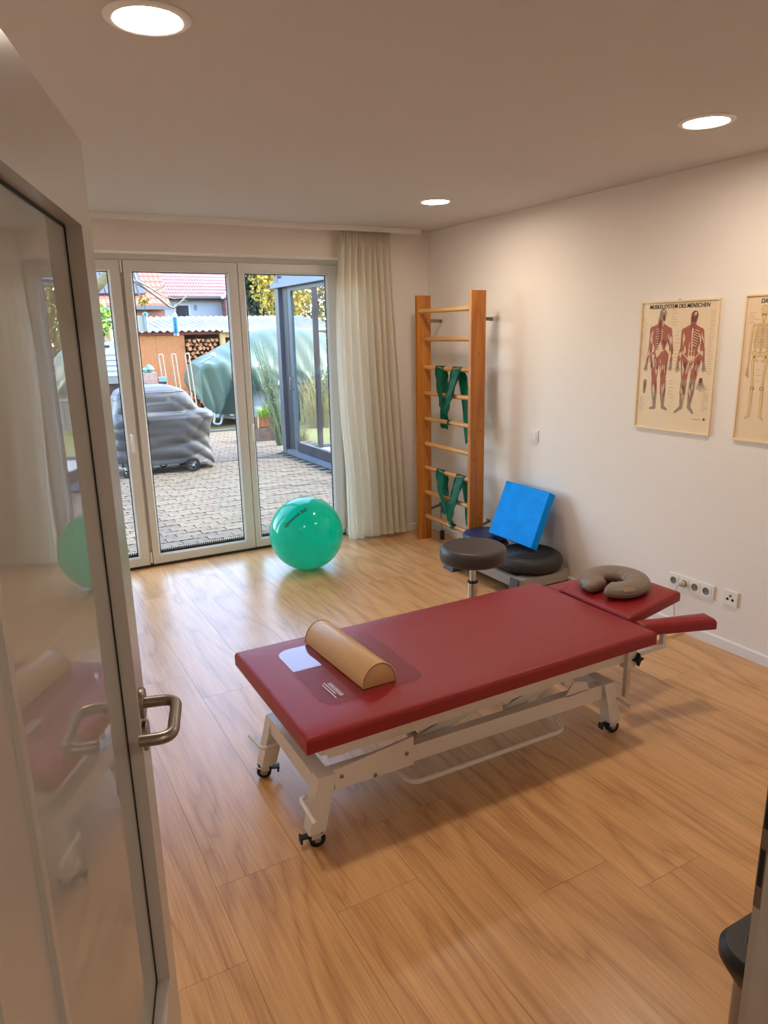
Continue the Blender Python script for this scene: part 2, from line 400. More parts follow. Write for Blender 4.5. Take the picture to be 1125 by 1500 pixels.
m = MB().box(gx0, gx0+g, .0165, .018, gz0, gz1).box(gx1-g, gx1, .0165, .018, gz0, gz1).box(gx0+g, gx1-g, .0165, .018, gz0, gz0+g).box(gx0+g, gx1-g, .0165, .018, gz1-g, gz1)
m.build('gasket', black_rub, door, local=True)
gm = bpy.data.materials.new('satin_door_glass'); gm.use_nodes = True; n = gm.node_tree.nodes; l = gm.node_tree.links
n.remove(n['Principled BSDF']); di = n.new('ShaderNodeBsdfDiffuse'); di.inputs[0].default_value = (.64, .63, .60, 1)
tr = n.new('ShaderNodeBsdfTranslucent'); tr.inputs[0].default_value = (.5, .5, .48, 1); x1 = n.new('ShaderNodeMixShader'); x1.inputs[0].default_value = .2
gl = n.new('ShaderNodeBsdfGlossy'); gl.inputs['Roughness'].default_value = 0; fr = n.new('ShaderNodeFresnel'); fr.inputs[0].default_value = 2.0
x2 = n.new('ShaderNodeMixShader'); l.new(di.outputs[0], x1.inputs[1]); l.new(tr.outputs[0], x1.inputs[2]); l.new(fr.outputs[0], x2.inputs[0])
l.new(x1.outputs[0], x2.inputs[1]); l.new(gl.outputs[0], x2.inputs[2]); l.new(x2.outputs[0], n['Material Output'].inputs[0])
MB().box(gx0-.005, gx1+.005, .0182, .024, gz0-.005, gz1+.005).build('pane', gm, door, local=True)
rx = DW-.064
RotX = Matrix.Rotation(math.radians(90), 4, 'X')
def disc(cx, cz, r, t): return MB().lathe([(r-.002, 0), (r, .002), (r, t-.002), (r-.002, t)], (cx, 0, cz), 36, M=RotX)
disc(rx, 1.092, .027, .009).build('rosette', steel, door, local=True, smooth=40)
disc(rx, 1.030, .027, .009).build('rosette', steel, door, local=True, smooth=40)
lv = rounded([(rx, -.008, 1.092), (rx, -.062, 1.092), (rx-.125, -.062, 1.092), (rx-.125, -.012, 1.092)], .028, 8)
MB().tube(lv, .0098, 16).build('handle', steel, door, local=True, smooth=50)
for z in (.25, 1.75): MB().tube([(-.004, -.006, z), (-.004, -.006, z+.09)], .008, 10).build('hinge', steel, door, local=True, smooth=50)
tf = MB().box(.8185, .90, .450, .4715, 0, 2.03).box(.7985, .90, .31, .450, 0, 2.03)           # strike side: rebate and stop
tf.box(-.10, -.075, .31, .47, 0, 2.03).box(-.075, .7985, .31, .448, 2.0, 2.03)
trim = struct(tf.build('trim_1', white_lac, bevel=.0025, seg=2, smooth=30))
def side(y0, y1, z0, z1, x, t): return MB().box(x-t, x, y0, y1, z0, z1)
kp = side(.4525, .4712, .936, 1.136, .8185, .0012).build('strike_plate', steel, trim)
side(.4632, .4692, 1.060, 1.116, .8173, .0006).build('latch_hole', dark_hole, trim)
side(.4632, .4692, .970, 1.028, .8173, .0006).build('bolt_hole', dark_hole, trim)
# ------------------------------------------------------------------ treatment couch
red = mat('burgundy_vinyl', (148, 24, 30), .42, spec=.5, var=.06, scale=30, bump=.14, bscale=420)
cream_steel = mat('white_powder_coat', (226, 221, 214), .38)
couch = thing('treatment_couch', (1.5, 2.19, 0), 'long burgundy vinyl treatment couch on a white wheeled steel frame', 'couch')
def pad(pts, z0, z1, name, bev=.016, mtl=red, crown=.004):
    # softly crowned upholstered slab over a quad outline given as (x, y) or (x, y, dz)
    P = [Vector((p[0], p[1], p[2] if len(p) > 2 else 0)) for p in pts]
    nu, nv = 18, 10
    def bil(u, v): return P[0]*(1-u)*(1-v)+P[1]*u*(1-v)+P[2]*u*v+P[3]*(1-u)*v
    L1 = (P[1]-P[0]).length; L2 = (P[3]-P[0]).length
    prof = [(0, z0+.004), (0, z1-bev), (bev*.12, z1-bev*.55), (bev*.4, z1-bev*.18), (bev, z1)]
    m = MB(); rings = []
    def ring(inset):
        out = []; iu, iv = inset/L1, inset/L2
        for i in range(nu): out.append((iu+(1-2*iu)*i/nu, iv))
        for i in range(nv): out.append((1-iu, iv+(1-2*iv)*i/nv))
        for i in range(nu): out.append((1-iu-(1-2*iu)*i/nu, 1-iv))
        for i in range(nv): out.append((iu, 1-iv-(1-2*iv)*i/nv))
        return out
    def cornered(u, v, r=.022):
        return u, v
    vs = []
    for ins, z in [(.006, z0)]+prof:
        for u, v in ring(ins):
            p = bil(u, v); p.z += z; vs.append(p)
    n = 2*(nu+nv); fs = [tuple(range(n-1, -1, -1))]
    k = len(prof)+1
    for i in range(k-1):
        for j in range(n): fs.append((i*n+j, i*n+(j+1) % n, (i+1)*n+(j+1) % n, (i+1)*n+j))
    base = len(vs); iu, iv = bev/L1, bev/L2
    # top: concentric rings to the middle
    for s_ in range(1, 6):
        f = s_/5
        for u, v in ring(bev):
            uu = u+(.5-u)*f*.999; vv = v+(.5-v)*f*.999
            p = bil(uu, vv); p.z += z1+crown*math.sin(f*math.pi/2); vs.append(p)
        a = base+(s_-2)*n if s_ > 1 else (k-1)*n; b = base+(s_-1)*n
        for j in range(n): fs.append((a+j, a+(j+1) % n, b+(j+1) % n, b+j))
    fs.append(tuple(base+4*n+j for j in range(n)))
    return m.add(vs, fs).build(name, mtl, couch, smooth=50, weld=True)
pad([(.722, 1.862), (2.300, 1.862), (2.280, 2.600), (.722, 2.600)], .412, .473, 'mattress', .018)
pad([(2.325, 2.036), (2.715, 2.085, .03), (2.700, 2.485, .03), (2.325, 2.460)], .415, .467, 'headrest')
pad([(2.34, 1.965, 0), (2.705, 1.876, -.020), (2.720, 1.958, -.016), (2.35, 2.030, 0)], .400, .455, 'armrest', .02)
pad([(2.318, 2.475, 0), (2.70, 2.515, -.02), (2.68, 2.61, -.02), (2.318, 2.575, 0)], .405, .452, 'armrest')
fm = lambda m, name, bev=.004: m.build(name, cream_steel, couch, bevel=bev, seg=2, smooth=35)
def leg(xt0, xt1, xb0, xb1, y0, y1, zt):
    m = MB().hexa([(xb0, y0, .062), (xb1, y0, .062), (xb1, y1, .062), (xb0, y1, .062)], [(xt0, y0, zt), (xt1, y0, zt), (xt1, y1, zt), (xt0, y1, zt)])
    return fm(m, 'leg', .005)
def caster(x, y, a):
    T = Matrix.Translation((x, y, 0)) @ Matrix.Rotation(a, 4, 'Z'); RY = Matrix.Rotation(math.radians(90), 4, 'X')
    m = MB()
    for s_ in (-.012, .006):
        m.lathe([(.012, -.001), (.022, -.001), (.0285, .002), (.0285, .008), (.022, .010), (.012, .010)], T @ Vector((.012, s_+.006, .0288)), 22, M=(Matrix.Rotation(a, 4, 'Z') @ RY), caps=False)
    wh = m.build('caster', black_rub, couch, smooth=40)
    m = MB()
    for s_ in (-.012, .006):
        m.lathe([(.0005, -.002), (.014, -.002), (.016, 0), (.016, .009), (.0005, .011)], T @ Vector((.012, s_+.006, .0288)), 16, M=(Matrix.Rotation(a, 4, 'Z') @ RY))
    m.build('wheel_hub', mat_hub, wh, smooth=40)
    m = MB().box(-.010, .022, -.020, -.0165, .036, .058, T).box(-.010, .022, .0165, .020, .036, .058, T).box(-.022, .024, -.020, .020, .0575, .061, T)
    m.lathe([(.017, .054), (.017, .062)], (x, y, 0), 16)
    m.tube([T @ Vector((.020, -.018, .046)), T @ Vector((.042, -.012, .049)), T @ Vector((.042, .012, .049)), T @ Vector((.020, .018, .046))], .0035, 8)
    m.build('fork', zinc, wh, bevel=.001, seg=1, smooth=40)
    MB().box(-.042, -.014, -.012, .012, .040, .046, T).box(-.047, -.040, -.014, .014, .026, .050, T).build('brake_pedal', black_rub, wh, bevel=.002, seg=1)
zinc = mat('zinc_fork', (206, 204, 200), .4, metal=.35)
mat_hub = mat('grey_wheel_hub', (150, 148, 145), .4)
LY0, LY1 = 1.930, 1.985; BY0, BY1 = 2.385, 2.440
leg(.784, .850, .742, .802, LY0, LY1, .268); leg(.784, .850, .735, .795, BY0, BY1, .255)
leg(2.088, 2.147, 2.136, 2.194, LY0, LY1, .254); leg(2.088, 2.147, 2.136, 2.194, BY0, BY1, .254)
caster(.766, 1.958, -.12); caster(.765, 2.412, 2.7); caster(2.158, 1.958, -.15); caster(2.165, 2.412, 1.2)
# base frame: cross beams, side rails with a wedge plate, top caps
fm(MB().box(.780, .836, LY1, BY0, .198, .266), 'cross_beam'); fm(MB().box(2.098, 2.150, LY1, BY0, .188, .250), 'cross_beam')
for ya, yb in ((1.947, 1.985), (2.385, 2.423)):
    m = MB().hexa([(.846, ya, .203), (2.092, ya, .182), (2.092, yb, .182), (.846, yb, .203)], [(.846, ya, .268), (2.092, ya, .247), (2.092, yb, .247), (.846, yb, .268)])
    fm(m, 'side_rail')
for ya, yb in ((1.936, 1.947), (2.423, 2.434)):
    m = MB().hexa([(.846, ya, .200), (1.157, ya, .194), (1.157, yb, .194), (.846, yb, .200)], [(.846, ya, .276), (1.157, ya, .307), (1.157, yb, .307), (.846, yb, .276)])
    pl_ = fm(m, 'side_plate', .002)
    s_ = -1 if ya < 2 else 1; y_ = ya if s_ < 0 else yb
    for x_, z_ in ((.872, .246), (1.128, .248), (1.0, .206)):
        MB().lathe([(.0075, 0), (.0075, .003), (.004, .005), (.0035, .003)], (x_, y_, z_), 14, M=Matrix.Rotation(math.radians(90*(1 if s_ < 0 else -1)), 4, 'X')).build('bolt', steel, pl_, smooth=40)
# upper frame, lift arms, brackets
for ya, yb in ((1.950, 1.990), (2.38, 2.42)):
    fm(MB().box(.835, 2.225, ya, yb, .318, .410), 'upper_rail')
fm(MB().box(.835, .875, 1.99, 2.38, .33, .41), 'upper_cross_beam'); fm(MB().box(2.19, 2.23, 1.99, 2.38, .33, .41), 'upper_cross_beam')
for ya in (2.0, 2.36):
    for x0, z0, x1, z1 in ((1.22, .235, 1.62, .345), (1.62, .235, 2.02, .345)):
        d = Vector((x1-x0, 0, z1-z0)).normalized(); nn = Vector((-d.z, 0, d.x))*.022; a = Vector((x0, ya, z0)); b = Vector((x1, ya, z1)); t = Vector((0, .012, 0))
        fm(MB().hexa([a-nn, b-nn, b-nn+t, a-nn+t], [a+nn, b+nn, b+nn+t, a+nn+t]), 'lift_arm', .002)
for x, z in ((1.22, .235), (1.62, .29), (2.02, .30)):
    MB().tube([(x, 1.99, z), (x, 2.385, z)], .017, 16).build('lift_axle', cream_steel, couch, smooth=50)
MB().box(1.28, 1.62, 2.14, 2.20, .21, .28).tube([(1.60, 2.17, .25), (1.80, 2.17, .30)], .018, 14).build('lift_motor', mat('motor_grey', (70, 74, 74), .5), couch, bevel=.006, seg=2, smooth=40)
m = MB().prism([(1.885, .246), (2.02, .246), (2.00, .285), (1.955, .300), (1.925, .300)], -1.955, -1.947, M=Matrix.Rotation(math.radians(90), 4, 'X'))
fm(m, 'bracket', .002)
MB().tube([(1.905, 1.955, .305), (1.905, 2.06, .305)], .021, 18).build('pivot_tube', cream_steel, couch, smooth=50)
# round lift bar and hooked leg bars
MB().tube(rounded([(1.105, 2.02, .165), (1.125, 1.905, .142), (1.845, 1.895, .142), (1.86, 2.02, .165)], .05, 8), .0095, 12).build('foot_bar', cream_steel, couch, smooth=60)
def hook(a, b, c): MB().tube(rounded([a, b, c], .022, 6), .0075, 10).build('hook_bar', cream_steel, couch, smooth=60)
hook((.80, 1.992, .172), (.738, 1.994, .172), (.731, 1.845, .172)); hook((.80, 2.36, .162), (.733, 2.36, .162), (.722, 2.475, .162))
hook((2.13, 1.995, .172), (2.172, 1.992, .172), (2.160, 1.850, .172)); hook((2.13, 2.375, .172), (2.175, 2.37, .172), (2.172, 2.46, .172))
# armrest support: slotted holder, star knob, chrome post
fm(MB().box(2.215, 2.262, 1.928, 1.972, .290, .372), 'armrest_holder', .004)
fm(MB().box(2.262, 2.46, 1.940, 1.962, .328, .350).box(2.440, 2.46, 1.940, 1.962, .350, .400), 'armrest_bracket', .002)
MB().box(2.230, 2.252, 1.944, 1.964, .150, .290).build('armrest_post', chrome, couch, bevel=.003, smooth=40)
pts = []
for k in range(8):
    a = k*math.pi/4; r_ = .030 if k % 2 == 0 else .011; pts.append((2.262+r_*math.cos(a), .333+r_*math.sin(a)))
MB().prism(pts, -1.925, -1.908, M=Matrix.Rotation(math.radians(90), 4, 'X') @ Matrix.Scale(1, 4)).build('star_knob', black_rub, couch, bevel=.003, smooth=40)
MB().tube([(2.262, 1.93, .333), (2.262, 1.905, .333)], .009, 12).build('knob_core', black_rub, couch, smooth=40)
for x, y in ((.765, 2.50), (.775, 1.90)):
    fm(MB().box(x, x+.05, y-.02, y+.02, .385, .412), 'mattress_mount', .002)
fm(MB().box(.875, 2.19, 2.17, 2.21, .375, .411), 'mattress_spine', .002)
# transparent sheet with white print, bolster, neck pillow
cl = glassmat('clear_vinyl', (.955, .94, .965), 1.55, .02)
sheet = thing('plastic_sheet', (1.06, 2.25, .4775), 'clear plastic sheet with white print lying on the foot end of the burgundy couch', 'plastic sheet')
o = rrect(.855, 1.262, 2.008, 2.495, .055, 8)
def surf(x, y):      # height of the crowned mattress top
    f = 1-max(abs((x-1.511)/.789), abs((y-2.231)/.369)); return .473+.004*math.sin(max(0, min(1, f))*math.pi/2)
MB().prism(o, .4776, .4790).build('sheet', cl, sheet)
white_ink = mat('white_ink', (235, 232, 240), .5)
def printed(body, name, parent, O, U, V, wd, ht, m, **kw):
    v, f = text_verts(body, **kw); O, U, V = Vector(O), Vector(U), Vector(V)
    return MB().add([O+U*(p.x*wd)+V*(p.y*ht) for p in v], f).build(name, m, parent)
d_ = Vector((.004, -.114, 0)).normalized(); e_ = Vector((1, 0, 0))
q_ = 0
while q_ < .100:
    w_ = R.uniform(.004, .009)
    for k in range(R.choice((2, 3))):
        MB().add([Vector((.925, 2.150, .4793))+d_*(q_+w_*a)+e_*b for a, b in (((.0, 0), (.28, 0), (.28, .017), (.0, .017)), ((.6, 0), (.95, 0), (.95, .012), (.6, .017)), ((.1, .007), (.8, .007), (.8, .011), (.1, .011)))[k]], [(0, 1, 2, 3)]).build('print_glyph', white_ink, sheet)
    q_ += w_+.0025
for k, (q, w_) in enumerate(((.916, .095), (.905, .11))):
    MB().add([Vector((q, 2.163-.012*k, .4793))+d_*a+e_*b for a, b in ((0, 0), (w_, 0), (w_, .0035), (0, .0035))], [(0, 1, 2, 3)]).build('print_rule', white_ink, sheet)
tan = mat('tan_vinyl', (205, 164, 112), .38, var=.03, scale=20, bump=.06, bscale=400)
bol = thing('half_roll_bolster', (1.07, 2.28, .480), 'tan vinyl half-round bolster lying across the clear plastic sheet', 'bolster')
def half(t, r=.069, hgt=.082):
    return (r*math.cos(t), hgt*math.sin(t))
prof = [half(math.pi*i/28) for i in range(29)]
m = MB()
y0b, y1b = 2.046, 2.520
prof = [(x, max(z, 0)) for x, z in prof]
pr2 = [(.066, 0)]+[(x*1.0, z+.002) for x, z in prof]+[(-.066, 0)]
k = len(pr2); cx = 1.085; sk = -.022     # sk: slight turn along its length
def P3(p, y): return Vector((cx+p[0]+sk*(y-2.046)/.474, y, .4797+p[1]))
ends_ = [(y0b, .90), (y0b+.004, .97), (y0b+.012, 1), (y1b-.012, 1), (y1b-.004, .97), (y1b, .90)]
vs = []; fs = []
for y, s_ in ends_: vs += [P3((p[0]*s_, p[1]*(s_ if p[1] > .01 else 1)), y) for p in pr2]
for i in range(len(ends_)-1):
    for j in range(k): fs.append((i*k+j, i*k+(j+1) % k, (i+1)*k+(j+1) % k, (i+1)*k+j))
fs += [tuple(range(k)), tuple((len(ends_)-1)*k+j for j in range(k))]
m.add(vs, fs).build('cover', tan, bol, smooth=40)
for y in (y0b+.003, y1b-.003): MB().tube([P3((p[0]*.985, p[1]*.985), y) for p in pr2], .0028, 6, closed=True).build('piping', tan, bol, smooth=60)
taupe = mat('taupe_vinyl', (128, 112, 98), .42, var=.04, scale=25, bump=.05, bscale=300)
npil = thing('neck_pillow', (2.505, 2.30, .49), 'grey-brown horseshoe neck pillow lying on the burgundy headrest', 'pillow')
NP = Vector((2.508, 2.302, 0))
# the opening faces the viewer and slightly outward
oa = math.atan2(-.22, -1)
vs = MB()
def npt(u, v):
    gap = math.radians(11); a = oa+gap+(2*math.pi-2*gap)*u
    ra, rb = .098, .110
    wdt = .060*(1-.10*(2*u-1)**8); hgt = .033*(1-.25*(2*u-1)**10)
    e = min(1, min(u, 1-u)/.022); sc_ = math.sqrt(max(0, 1-(1-e)**2)) if e < 1 else 1
    sc_ = .78+.22*sc_
    t = 2*math.pi*v; ct, st = math.cos(t), math.sin(t)
    px = abs(ct)**.8*math.copysign(1, ct)*wdt*sc_; pz = abs(st)**.85*math.copysign(1, st)*hgt*sc_
    rr = px
    c_ = Vector((math.cos(a)*(ra), math.sin(a)*(rb), 0)); nr = Vector((math.cos(a), math.sin(a), 0))
    p = NP+c_+nr*rr; slope = .03*(p.x-2.325)/.39
    return Vector((p.x, p.y, .5105-.006+slope+pz+.002*math.sin(a*14)*max(0, -ct)))
mm = MB().grid(npt, 72, 20, cv=True)
mm.f += [tuple(range(20)), tuple(71*20+j for j in range(20))]
mm.build('cover', taupe, npil, smooth=60)
MB().tube([npt(.004+.992*i/70, 0.0)+Vector((0, 0, 0)) for i in range(71)], .0022, 6).build('seam', taupe, npil, smooth=60)
lb = []
for (u, v) in ((.10, .05), (.16, .05), (.16, .14), (.10, .14)):
    lb.append(npt(u, v)*1.0)
ctr = sum(lb, Vector())/4; nn = (lb[1]-lb[0]).cross(lb[3]-lb[0]).normalized()
nn = nn if nn.z > 0 else -nn
MB().add([p+nn*.0035 for p in lb], [(0, 1, 2, 3)]).build('care_label', mat('label_cloth', (214, 186, 160), .8), npil, solid=.001)
# ------------------------------------------------------------------ gym ball
BC = Vector((1.9196, 4.7189, .272)); BR = .2715
green = mat('green_ball_vinyl', (0, 240, 205), .20, spec=.5)
n = green.node_tree.nodes; l = green.node_tree.links; green.node_tree.nodes['Principled BSDF'].inputs['Specular IOR Level'].default_value = 0
t_ = n.new('ShaderNodeBsdfTranslucent'); t_.inputs[0].default_value = (*lin(0, 244, 212), 1)
x_ = n.new('ShaderNodeMixShader'); x_.inputs[0].default_value = .55; l.new(n['Principled BSDF'].outputs[0], x_.inputs[1]); l.new(t_.outputs[0], x_.inputs[2])
g_ = n.new('ShaderNodeBsdfGlossy'); g_.inputs['Roughness'].default_value = .07; f_ = n.new('ShaderNodeFresnel'); f_.inputs[0].default_value = 1.42
y_ = n.new('ShaderNodeMixShader'); l.new(f_.outputs[0], y_.inputs[0]); l.new(x_.outputs[0], y_.inputs[1]); l.new(g_.outputs[0], y_.inputs[2]); l.new(y_.outputs[0], n['Material Output'].inputs[0])
ball = thing('gym_ball', (BC.x, BC.y, 0), 'big glossy green gym ball on the floor before the tall window', 'ball')
m = MB(); pr = [(1e-7, -BR)]+[(BR*math.cos(a), BR*math.sin(a)) for a in [math.radians(-88+176*i/60) for i in range(61)]]+[(1e-7, BR)]
axis = Vector((.35, -.25, 1)).normalized(); Q = axis.to_track_quat('Z', 'Y').to_matrix().to_4x4()
pr = [(r_*(1+(.0012*math.sin(z_/BR*60))), z_) for r_, z_ in pr]
m.lathe(pr, BC, 72, M=Q); m.build('ball_skin', green, ball, smooth=60)
A_, B_, T_ = Vector((-.75115, -.49332, .43865)), Vector((-.2235, -.55785, .79928)), None
T_ = (B_-A_).normalized(); N_ = (A_+B_).normalized(); V_ = N_.cross(T_).normalized()
ink = mat('black_ink', (12, 16, 16), .5)
tv, tfc = text_verts('Gymnastik Ball', bold=.016, shear=.35)
bt = bmesh.new(); vv = [bt.verts.new((p.x*.205, p.y*.042, 0)) for p in tv]
for f in tfc:
    try: bt.faces.new([vv[i] for i in f])
    except ValueError: pass
bmesh.ops.triangulate(bt, faces=bt.faces[:]); bmesh.ops.subdivide_edges(bt, edges=[e for e in bt.edges if e.calc_length() > .008], cuts=2)
tp = []
bt.verts.ensure_lookup_table()
for v in bt.verts:
    a, b = (v.co.x-.1025)/BR, (v.co.y-.021)/BR
    d = (N_*math.cos(a)+T_*math.sin(a)); d = d*math.cos(b)+V_*math.sin(b); tp.append(BC+d*(BR+.0012))
MB().add(tp, [tuple(v.index for v in f.verts) for f in bt.faces]).build('ball_print', ink, ball)
bt.free()
# ------------------------------------------------------------------ wall bars with two bands
pine = wood('lacquered_pine', (150, 82, 18), (206, 130, 42), 'z', 1.0, .35, tone=.05, grain=.2)
beech = wood('beech_rung', (176, 116, 58), (222, 166, 104), 'y', 1.0, .35, tone=.05)
knotm = mat('pine_knot', (70, 34, 14), .5)
bars = thing('wall_bars', (3.07, 4.56, 0), 'pine wall bars ladder with nine rungs mounted near the room corner', 'wall bars')
for nm, (ya, yb) in (('near', (4.185, 4.215)), ('far', (4.905, 4.935))):
    p_ = MB().box(3.010, 3.135, ya, yb, 0, 1.972).build('post', pine, bars, bevel=.003, seg=2, smooth=35)
    for i in range(11 if nm == 'near' else 7):
        kx, kz, kr = R.uniform(3.025, 3.12), R.uniform(.2, 1.9), R.uniform(.0025, .006)
        MB().lathe([(kr, 0), (kr*.9, .0006)], (kx, ya, kz), 10, M=Matrix.Rotation(math.radians(90), 4, 'X')).build('knot', knotm, p_)
RZ = [1.852, 1.642, 1.422, 1.219, 1.015, .810, .610, .405, .198]
for i, z in enumerate(RZ):
    x = 3.035 if i == 0 else 3.085
    MB().tube([(x, 4.215, z), (x, 4.905, z)], .0175, 16).build('rung', beech, bars, smooth=50)
def strap(a, b, z, nm='wall_bracket'):
    a = Vector((*a, z)); b = Vector((*b, z)); d = (b-a).normalized(); nn = Vector((-d.y, d.x, 0))*.0018; h_ = Vector((0, 0, .0125))
    m = MB().hexa([a-nn-h_, b-nn-h_, b+nn-h_, a+nn-h_], [a-nn+h_, b-nn+h_, b+nn+h_, a+nn+h_])
    m.box(b.x-.0035, b.x-.0003, b.y-.004, b.y+.040, z-.0125, z+.0125); return m.build(nm, steel, bars)
for z in (1.780, .250):
    strap((3.100, 4.217), (3.3035, 4.325), z); strap((3.095, 4.9025), (3.3035, 5.000), z)
    MB().lathe([(.006, 0), (.006, .004), (.001, .006)], (3.10, 4.902, z), 10, M=Matrix.Rotation(math.radians(90), 4, 'X')).build('bolt', chrome, bars, smooth=40)
band_m = clothmat('green_latex', (6, 124, 92), .25, 1)
band_l = clothmat('green_latex_stretched', (44, 150, 122), .35, 1)
def ribbon(path, name, parent, m, jag=False):
    # path: list of (x, y, z, half width, twist of the width direction from y towards x)
    vs = []; fs = []; nc = 5; N_ = len(path)
    for i, (x, y, z, w, tw) in enumerate(path):
        wd = Vector((math.sin(tw), math.cos(tw), 0))
        if 0 < i < N_-1:
            t = Vector(path[i+1][:3])-Vector(path[i-1][:3])
        else: t = Vector((0, 0, 1))
        for j in range(nc):
            q = (j/(nc-1)*2-1)
            zz = z+(.012*math.sin(q*7+i) if jag and i in (0, N_-1) else 0)
            vs.append(Vector((x+.004*math.sin(q*3+i*.9)*min(1, w/.03), y, zz))+wd*w*q)
    for i in range(N_-1):
        for j in range(nc-1): fs.append((i*nc+j, i*nc+j+1, (i+1)*nc+j+1, (i+1)*nc+j))
    return MB().add(vs, fs).build(name, m, parent, smooth=180, solid=.0012)
def dense(ctrl, n=8):
    out = []
    for a, b in zip(ctrl[:-1], ctrl[1:]):
        for k in range(n): out.append(tuple(a[i]+(b[i]-a[i])*k/n for i in range(5)))
    return out+[ctrl[-1]]
def over(y, z, x=3.085, w=.06, tw=0):       # loops over a rung: from its back to its front
    return [(x+.0195, y, z-.01, w, tw), (x+.017, y, z+.012, w, tw), (x+.004, y, z+.0205, w, tw), (x-.012, y, z+.017, w, tw), (x-.0205, y, z, w, tw)]
def band(loc, label, zt, yl, yr, zv, yv, ztl, ztr, yr2, m, knot):
    r = thing('resistance_band', loc, label, 'resistance band', group='green exercise bands on the wall bars')
    xb = 3.112
    c1 = [(xb, yl, ztl, .055, 0), (xb, yl, zt-.1, .055, 0)]+over(yl, zt)+[(3.045, yl-.03, zt-.12, .050, .1), (3.030, yl+(yv-yl)*.66, zt-.28, .040, .25), (3.035, yv+.020, zv+.07, .022, .5), (3.062, yv, zv+.022, .012, .6)]
    ribbon(dense(c1), 'hanging_strip', r, m, True)
    c2 = [(3.062, yv, zv+.022, .012, -.6), (3.032, yv-.012, zv+.06, .02, -.5), (3.028, yr+(yv-yr)*.55, zt-.24, .034, -.25), (3.045, yr+.02, zt-.1, .050, -.1)]+list(reversed(over(yr, zt)))+[(xb, yr-.03, zt-.1, .055, 0), (xb, yr2, ztr, .050, 0)]
    ribbon(dense(c2), 'hanging_strip', r, m, True)
    if knot:
        lp = [(3.085+.0235*math.cos(t), yv+.012*math.sin(t*2), zv-.002+.0235*math.sin(t), .020, 0) for t in [2*math.pi*i/16 for i in range(17)]]
        ribbon(lp, 'knotted_loop', r, m)
        MB().lathe([(.001, -.022), (.016, -.014), (.021, 0), (.016, .014), (.001, .022)], (3.052, yv, zv+.036), 12).build('band_knot', m, r, smooth=60)
    else:
        lp = [(3.085+.021*math.cos(t), yv, zv+.021*math.sin(t), .012, 0) for t in [2*math.pi*i/16 for i in range(17)]]
        ribbon(lp, 'rung_loop', r, m)
band((3.085, 4.55, .86), 'upper dark green stretch band draped in a V over wall bar rungs', 1.422, 4.677, 4.447, 1.015, 4.558, .955, .87, 4.335, band_m, False)
band((3.085, 4.52, .22), 'lower green stretch band knotted around the bottom wall bar rung', .610, 4.669, 4.394, .198, 4.495, .258, .235, 4.318, band_l, True)
cd = thing('pull_rope', (3.18, 4.80, 0), 'thin dark rope with black rubber end hanging behind the wall bars', 'rope')
MB().tube([(3.20, 4.86, .245), (3.19, 4.84, .15), (3.182, 4.815, .075)], .003, 6).build('rope', mat('brown_cord', (74, 40, 26), .6), cd, smooth=60)
MB().lathe([(.018, .002), (.020, .006), (.020, .072), (.016, .078)], (3.18, 4.81, 0), 16).build('rubber_end', black_rub, cd, smooth=40)
# ------------------------------------------------------------------ stool, step, cushions, foam pad
brown_v = mat('dark_brown_vinyl', (62, 54, 50), .42, var=.05, scale=12, bump=.05, bscale=300)
SX, SY = 2.180, 2.996
stool = thing('rolling_stool', (SX, SY, 0), 'round dark brown stool seat on a chrome gas lift behind the couch', 'stool')
pr = [(.001, .490), (.165, .490), (.176, .497), (.180, .510), (.181, .545), (.178, .562), (.170, .571), (.150, .575), (.001, .577)]
MB().lathe(pr, (SX, SY, 0), 56).build('seat', brown_v, stool, smooth=60)
MB().lathe([(.125, .478), (.135, .480), (.135, .489), (.125, .490)], (SX, SY, 0), 40).build('seat_plate', black_rub, stool, smooth=40)
MB().lathe([(.0175, .30), (.0175, .478)], (SX, SY, 0), 20).build('gas_piston', chrome, stool, smooth=40)
MB().lathe([(.0275, .12), (.0275, .365), (.024, .368)], (SX, SY, 0), 24).build('column', chrome, stool, smooth=40)
MB().lathe([(.0285, .366), (.0285, .374), (.020, .376)], (SX, SY, 0), 24).build('collar', black_rub, stool, smooth=40)
for i in range(5):
    a = i*2*math.pi/5+.3; u = Vector((math.cos(a), math.sin(a), 0)); w = Vector((-u.y, u.x, 0))
    c0 = Vector((SX, SY, 0))
    b = [c0+u*.02-w*.022+Vector((0, 0, .085)), c0+u*.25-w*.014+Vector((0, 0, .062)), c0+u*.25+w*.014+Vector((0, 0, .062)), c0+u*.02+w*.022+Vector((0, 0, .085))]
    t = [c0+u*.02-w*.018+Vector((0, 0, .130)), c0+u*.25-w*.012+Vector((0, 0, .080)), c0+u*.25+w*.012+Vector((0, 0, .080)), c0+u*.02+w*.018+Vector((0, 0, .130))]
    lg = MB().hexa(b, t).build('leg', chrome, stool, bevel=.004, smooth=40)
    MB().lathe([(.012, 0), (.024, .004), (.024, .046), (.012, .056), (.006, .062)], c0+u*.24, 16).build('caster', black_rub, lg, smooth=40)
step = thing('aerobic_step', (3.02, 3.76, 0), 'low grey aerobic step with dark top edge standing along the white wall', 'step platform')
grey_p = mat('grey_step_plastic', (150, 142, 134), .5); dark_p = mat('dark_step_plastic', (74, 72, 70), .55)
m = MB().prism(rrect(2.80, 3.215, 3.33, 4.18, .03), .085, .150)
m.build('platform', grey_p, step, bevel=.006, seg=2, smooth=40)
MB().prism(rrect(2.83, 3.185, 3.42, 4.09, .02), .1502, .1535).build('top_mat', dark_p, step, bevel=.001, seg=1)
